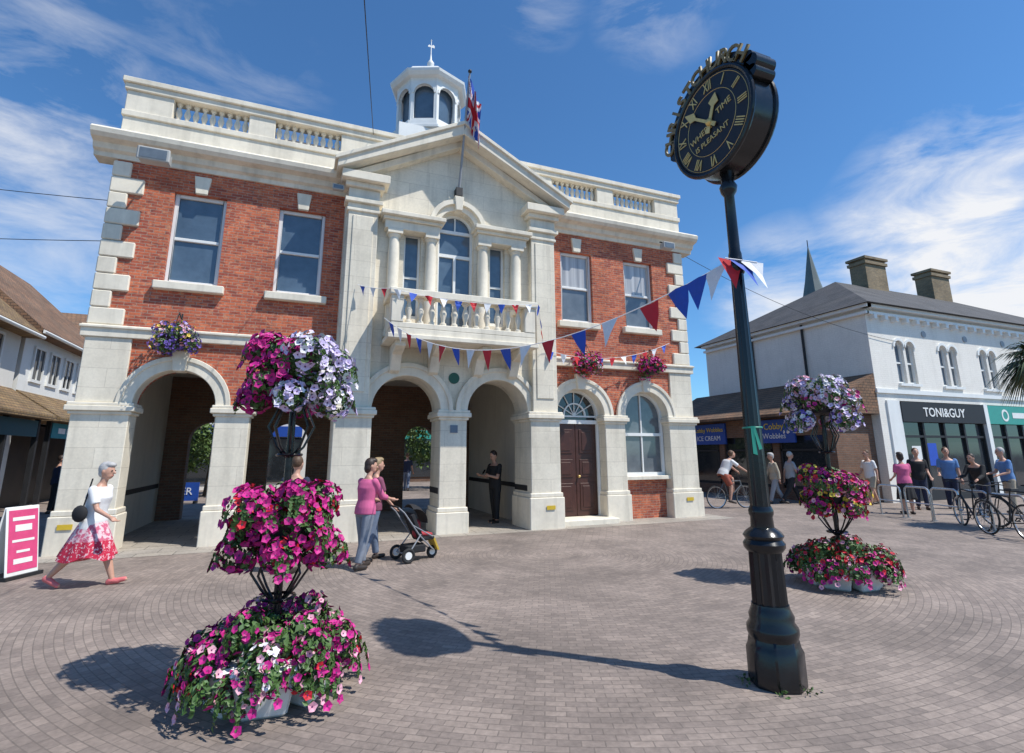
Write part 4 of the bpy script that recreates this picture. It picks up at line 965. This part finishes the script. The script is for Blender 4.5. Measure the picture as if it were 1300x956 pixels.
person('woman in pink top and grey jeans pushing the pushchair',pw,R(36),1.62,True,4,(8,-10),(4,8),(0,6),(30,34),(44,42),(8,4),(4,8),-30,4,PINKC,'three','trousers',GDENIM,BRSH,DARKH,'bob',.0085)
person('adult in darker top walking just beyond the woman in pink, mostly hidden',rel(-2.34,9.15),R(20),1.63,True,3,(12,-10),(3,10),(0,8),(6,18),(16,24),(6,6),(0,0),-10,0,plain('plum_cloth',(.22,.06,.11)),'short','trousers',DENIM,BRSH,FAIRH,'bob')
person('person in jeans standing behind the near flower tower',rel(-3.33,8.28),R(60),1.66,False,2,(6,-6),(2,6),(0,0),(8,-6),(12,12),(8,8),(0,0),0,0,NAVY,'short','trousers',DENIM,BRSH,BROWNH,'short')
person('man in black looking down at his phone inside the right middle arch',(8.75,.95,0),R(200),1.76,False,1,(3,-3),(2,4),(0,0),(18,22),(85,80),(4,4),(18,18),0,28,BLK,'short','trousers',BLK,BRSH,DARKH,'short',.01)
m=MB(); m.box(-.035,.035,-.006,.006,-.07,.07); o=tag(m.build('phone',BLACK,None,bev=.004),'dark phone held by the man in black','phone'); o.location=(8.40,.82,1.26); o.rotation_euler=(R(40),0,R(20))
# cyclist
cyl=rel(6.85,17.1); cyr=yr+R(12)
bicycle('dark bicycle ridden past the right end of the town hall',cyl,cyr,plain('grey_frame',(.12,.13,.14),.4),None)
off=Matrix.Rotation(cyr,3,'Z')@V((-.24,0,0))
person('cyclist in white top and rust shorts riding past the town hall',cyl+off,cyr,1.74,False,32,(72,30),(72,38),(0,15),(52,52),(6,6),(8,8),(0,0),0,-12,WSH,'short','shorts',REDB,BRSH,BROWNH,'short',.011,hipz=1.03)
# right hand people
def pp(X,Y,*a,**k): person(a[0],rel(X,Y),a[1],*a[2:],**k)
pp(9.0,18.6,'person in pale jacket walking in front of the ice cream shop',yr+R(180),1.7,True,3,(20,-16),(4,14),(0,10),(-15,15),(15,15),(8,8),(0,0),0,0,BEIGE,'long','trousers',GREYC,BRSH,GREYH,'fringe')
pp(9.55,18.6,'man in dark clothes walking just right of the pale jacket',yr,1.76,False,3,(24,-20),(4,16),(0,15),(-18,18),(15,15),(8,8),(0,0),0,0,GREYC,'short','trousers',BLK,BRSH,GREYH,'short')
pp(11.9,18.0,'man in white T-shirt walking behind the far flower tower',yr+R(190),1.76,False,2,(16,-14),(3,10),(0,8),(-12,14),(20,20),(8,8),(0,0),0,0,WSH,'short','shorts',BEIGE,BRSH,BROWNH,'short')
pp(11.05,15.3,'woman in pink top and black skirt standing by the bike rack',yr+R(80),1.66,True,2,(3,-3),(2,2),(0,0),(5,10),(60,50),(8,8),(10,10),0,0,PINKC,'short','skirt',BLK,BRSH,DARKH,'bob')
pp(12.3,16.4,'man in black top standing under the black shop sign',yr+R(250),1.78,False,2,(3,-3),(2,4),(0,0),(4,6),(50,20),(8,8),(10,0),0,0,BLK,'short','trousers',NAVY,BRSH,BROWNH,'short')
pp(13.4,16.6,'man in blue top standing at the shop window',yr+R(230),1.8,False,2,(3,-3),(2,4),(0,0),(4,6),(15,60),(8,8),(0,10),20,0,BLUEC,'short','trousers',NAVY,BRSH,BROWNH,'short')
pp(13.9,15.2,'grey haired man in pale blue shirt near the right edge',yr+R(170),1.78,False,4,(4,-4),(2,4),(0,0),(14,16),(60,60),(8,8),(10,10),0,5,BLUEC,'short','trousers',BEIGE,BRSH,GREYH,'short')
pp(12.9,14.9,'person in dark coat bending over a bicycle',yr+R(200),1.68,False,24,(10,-6),(8,10),(0,0),(30,34),(40,40),(6,6),(5,5),0,10,BLK,'long','trousers',NAVY,BRSH,DARKH,'short')
pp(-14.0,16.6,'person in dark clothes standing under the left shop canopy',R(20),1.7,False,2,(3,-3),(2,4),(0,0),(4,6),(15,15),(8,8),(0,0),0,0,NAVY,'long','trousers',BLK,BRSH,DARKH,'short')
pp(-5.1,26.0,'distant person in dark top seen through the middle arch',R(70),1.75,False,2,(12,-12),(3,9),(0,8),(-12,12),(15,15),(8,8),(0,0),0,0,NAVY,'short','trousers',DENIM,BRSH,BROWNH,'short')

# ------------------------------------------------------------------ pushchair
t=thing('pushchair','black three wheeled pushchair with a small seated child','pushchair',rel(-1.60,9.2),R(14)); t.scale=(.84,.84,.84)
m=MB()
for s_ in (-1,1):
    m.path([(-.50,s_*.2,1.02),(-.38,s_*.21,.92),(-.05,s_*.22,.48),(.32,s_*.10,.17)],.013); m.path([(-.02,s_*.22,.5),(-.30,s_*.26,.15)],.013); m.path([(-.20,s_*.22,.68),(.24,s_*.2,.44)],.011)
m.tube((-.30,-.26,.15),(-.30,.26,.15),.012); m.tube((.32,-.1,.17),(.32,.1,.17),.012); m.build('frame',LEAD,t,True)
m=MB(); m.path([(-.5,-.2,1.02),(-.53,-.1,1.04),(-.53,.1,1.04),(-.5,.2,1.02)],.018); m.build('handle',RUBBER,t,True)
for x,y,r in ((-.30,-.28,.14),(-.30,.28,.14),(.34,0,.12)):
    m=MB(); m.torus((x,y,r),r-.03,.03,'Y',20,8); w=m.build('wheel',RUBBER,t,True); m=MB(); m.tube((x,y-.02,r),(x,y+.02,r),r*.5,n=14); m.build('hub',WHITE,w)
m=MB(); m.prism([(-.24,-.19,.86),(-.16,-.19,.90),(.06,-.19,.44),(.30,-.19,.44),(.30,-.19,.38),(.0,-.19,.36)],[(-.24,.19,.86),(-.16,.19,.90),(.06,.19,.44),(.30,.19,.44),(.30,.19,.38),(.0,.19,.36)]); m.build('seat',BLK,t,bev=.02)
m=MB(); m.prism([(.28,-.16,.40),(.32,-.16,.40),(.44,-.14,.16),(.40,-.14,.16)],[(.28,.16,.40),(.32,.16,.40),(.44,.14,.16),(.40,.14,.16)]); m.build('footrest',plain('yellow_trim',(.6,.4,.05)),t)
m=MB(); rs=[]
for i in range(8):
    a=R(100-i*15); rs.append([(-.15+.27*cos(a),.22*(k/4-1),.72+.34*sin(a)*(1-.25*(k/4-1)**2)) for k in range(9)])
for i in range(7):
    for k in range(8): m.face([rs[i][k],rs[i+1][k],rs[i+1][k+1],rs[i][k+1]])
m.build('hood',BLK,t,True)
bx('basket',BLK,t,-.28,.12,-.18,.18,.16,.30,bev=.02)
m=MB(); m.sphere((-.02,0,.66),(.09,.09,.1),12); m.sphere((.0,0,.52),(.1,.11,.12),12); m.cap((.06,.06,.48),(.28,.06,.46),.045,.035); m.cap((.06,-.06,.48),(.28,-.06,.46),.045,.035)
o=remesh(m,plain('red_toddler_suit',(.4,.03,.04)),.012,'person',None); tag(o,'small child in red sitting in the pushchair','person'); o.location=t.location; o.rotation_euler=t.rotation_euler; o.scale=t.scale

# ------------------------------------------------------------------ signs
t=thing('sandwich_board','pink and white sandwich board at the left edge','sign',rel(-7.22,8.05),R(66)); t.scale=(.85,.85,1)
SP=plain('pink_print',(.66,.07,.20),.5)
for s_ in (-1,1):
    TM=Matrix.Translation((0,.20*s_,0))@Matrix.Rotation(R(11)*s_,4,'X')
    m=MB(); m.M=TM; m.box(-.30,.30,-.012,.012,.04,1.0); p=m.build('board',WHITE,t,bev=.01)
    ya,yb_=(-.018,-.013) if s_<0 else (.013,.018)
    m=MB(); m.M=TM; m.box(-.265,.265,ya,yb_,.10,.95); m.build('panel',SP,p)
    yc,yd=(-.022,-.0185) if s_<0 else (.0185,.022)
    for k,(w,h) in enumerate(((.2,.05),(.15,.09),(.20,.035),(.12,.035),(.17,.07))):
        m=MB(); m.M=TM; m.box(-w,w,yc,yd,.80-k*.15,.80-k*.15+h); m.build('print',WHITE,p)
bx('foot',BLACKM,t,-.34,.34,-.26,.26,0,.05)
t=thing('banner_sign','blue standing board reading BER behind the left arch','sign',(.3,10.6,0),R(-8))
bx('board',SB,t,-.5,.5,-.02,.02,.1,.74); text('BER',.36,CWHITE,t,(0,-.03,.42),'-Y')
for a in (-.45,.40): bx('foot',BLACKM,t,a,a+.05,-.2,.2,0,.1)

# ------------------------------------------------------------------ sky, sun, camera
w=bpy.data.worlds.new('World'); bpy.context.scene.world=w; w.use_nodes=True; nt=w.node_tree
bg=nt.nodes['Background']; sky=nd(nt,'ShaderNodeTexSky',sky_type='NISHITA'); sky.sun_disc=False
to=V((.398,-.371,.839)).normalized()
sky.sun_elevation=math.asin(to.z); sky.sun_rotation=math.atan2(to.x,to.y); sky.air_density=1.0; sky.dust_density=.25; sky.ozone_density=2.0
skyc=mixc(nt,1.,sky.outputs[0],(.58,.98,1.29),'MULTIPLY')
g=nd(nt,'ShaderNodeTexCoord').outputs['Generated']
def region(u,v,inner,outer,wt):
    d=pdir(u,v); n=nd(nt,'ShaderNodeVectorMath',operation='DOT_PRODUCT'); lk(nt,g,n.inputs[0]); n.inputs[1].default_value=d
    return mrange(nt,n.outputs['Value'],cos(R(outer)),cos(R(inner)),0,wt)
mask=None
for a in ((20,180,3,15,.72),(60,270,2,11,.6),(230,90,1,9,.28),(330,110,1,7,.25),(840,-8,1,7,.5),(690,0,1,5,.35),(1290,330,5,15,1.1),(1150,345,3,10,.95),(1160,208,.3,3.2,.8),(1010,385,1,9,.9)):
    r_=region(*a); mask=r_ if mask is None else math2(nt,'MAXIMUM',mask,r_)
mp=nd(nt,'ShaderNodeMapping'); mp.inputs['Scale'].default_value=(2.6,2.6,7); mp.inputs['Rotation'].default_value=(R(12),R(-18),0); lk(nt,g,mp.inputs['Vector'])
nz=nd(nt,'ShaderNodeTexNoise'); nz.inputs['Scale'].default_value=1.9; nz.inputs['Detail'].default_value=10; nz.inputs['Roughness'].default_value=.62; nz.inputs['Distortion'].default_value=.4; lk(nt,mp.outputs[0],nz.inputs['Vector'])
cl=math2(nt,'MINIMUM',math2(nt,'MULTIPLY',mrange(nt,math2(nt,'ADD',nz.outputs['Fac'],math2(nt,'MULTIPLY',mask,.16)),.50,.80),mask),.95)
col=mixc(nt,cl,skyc,(7.4,7.45,7.6)); lk(nt,col,bg.inputs['Color']); bg.inputs['Strength'].default_value=.125
L=bpy.data.lights.new('sun','SUN'); L.energy=5; L.angle=R(.5); L.color=(1,.96,.89); lo=bpy.data.objects.new('sun',L); C.objects.link(lo); lo.rotation_mode='QUATERNION'; lo.rotation_quaternion=to.to_track_quat('Z','Y')
cd=bpy.data.cameras.new('camera'); co=bpy.data.objects.new('camera',cd); C.objects.link(co)
cd.sensor_fit='HORIZONTAL'; cd.sensor_width=36; cd.lens=F/1300*36; cd.shift_y=-45/1300; cd.clip_end=2000; cd.clip_start=.05
co.matrix_world=Matrix.Translation(CAM)@Matrix.Rotation(YAW,4,'Z')@Matrix.Rotation(PI/2+TILT,4,'X')@Matrix.Rotation(R(-.3),4,'Z')
sc_=bpy.context.scene; sc_.camera=co
sc_.view_settings.view_transform='Standard'; sc_.view_settings.look='None'; sc_.view_settings.exposure=0
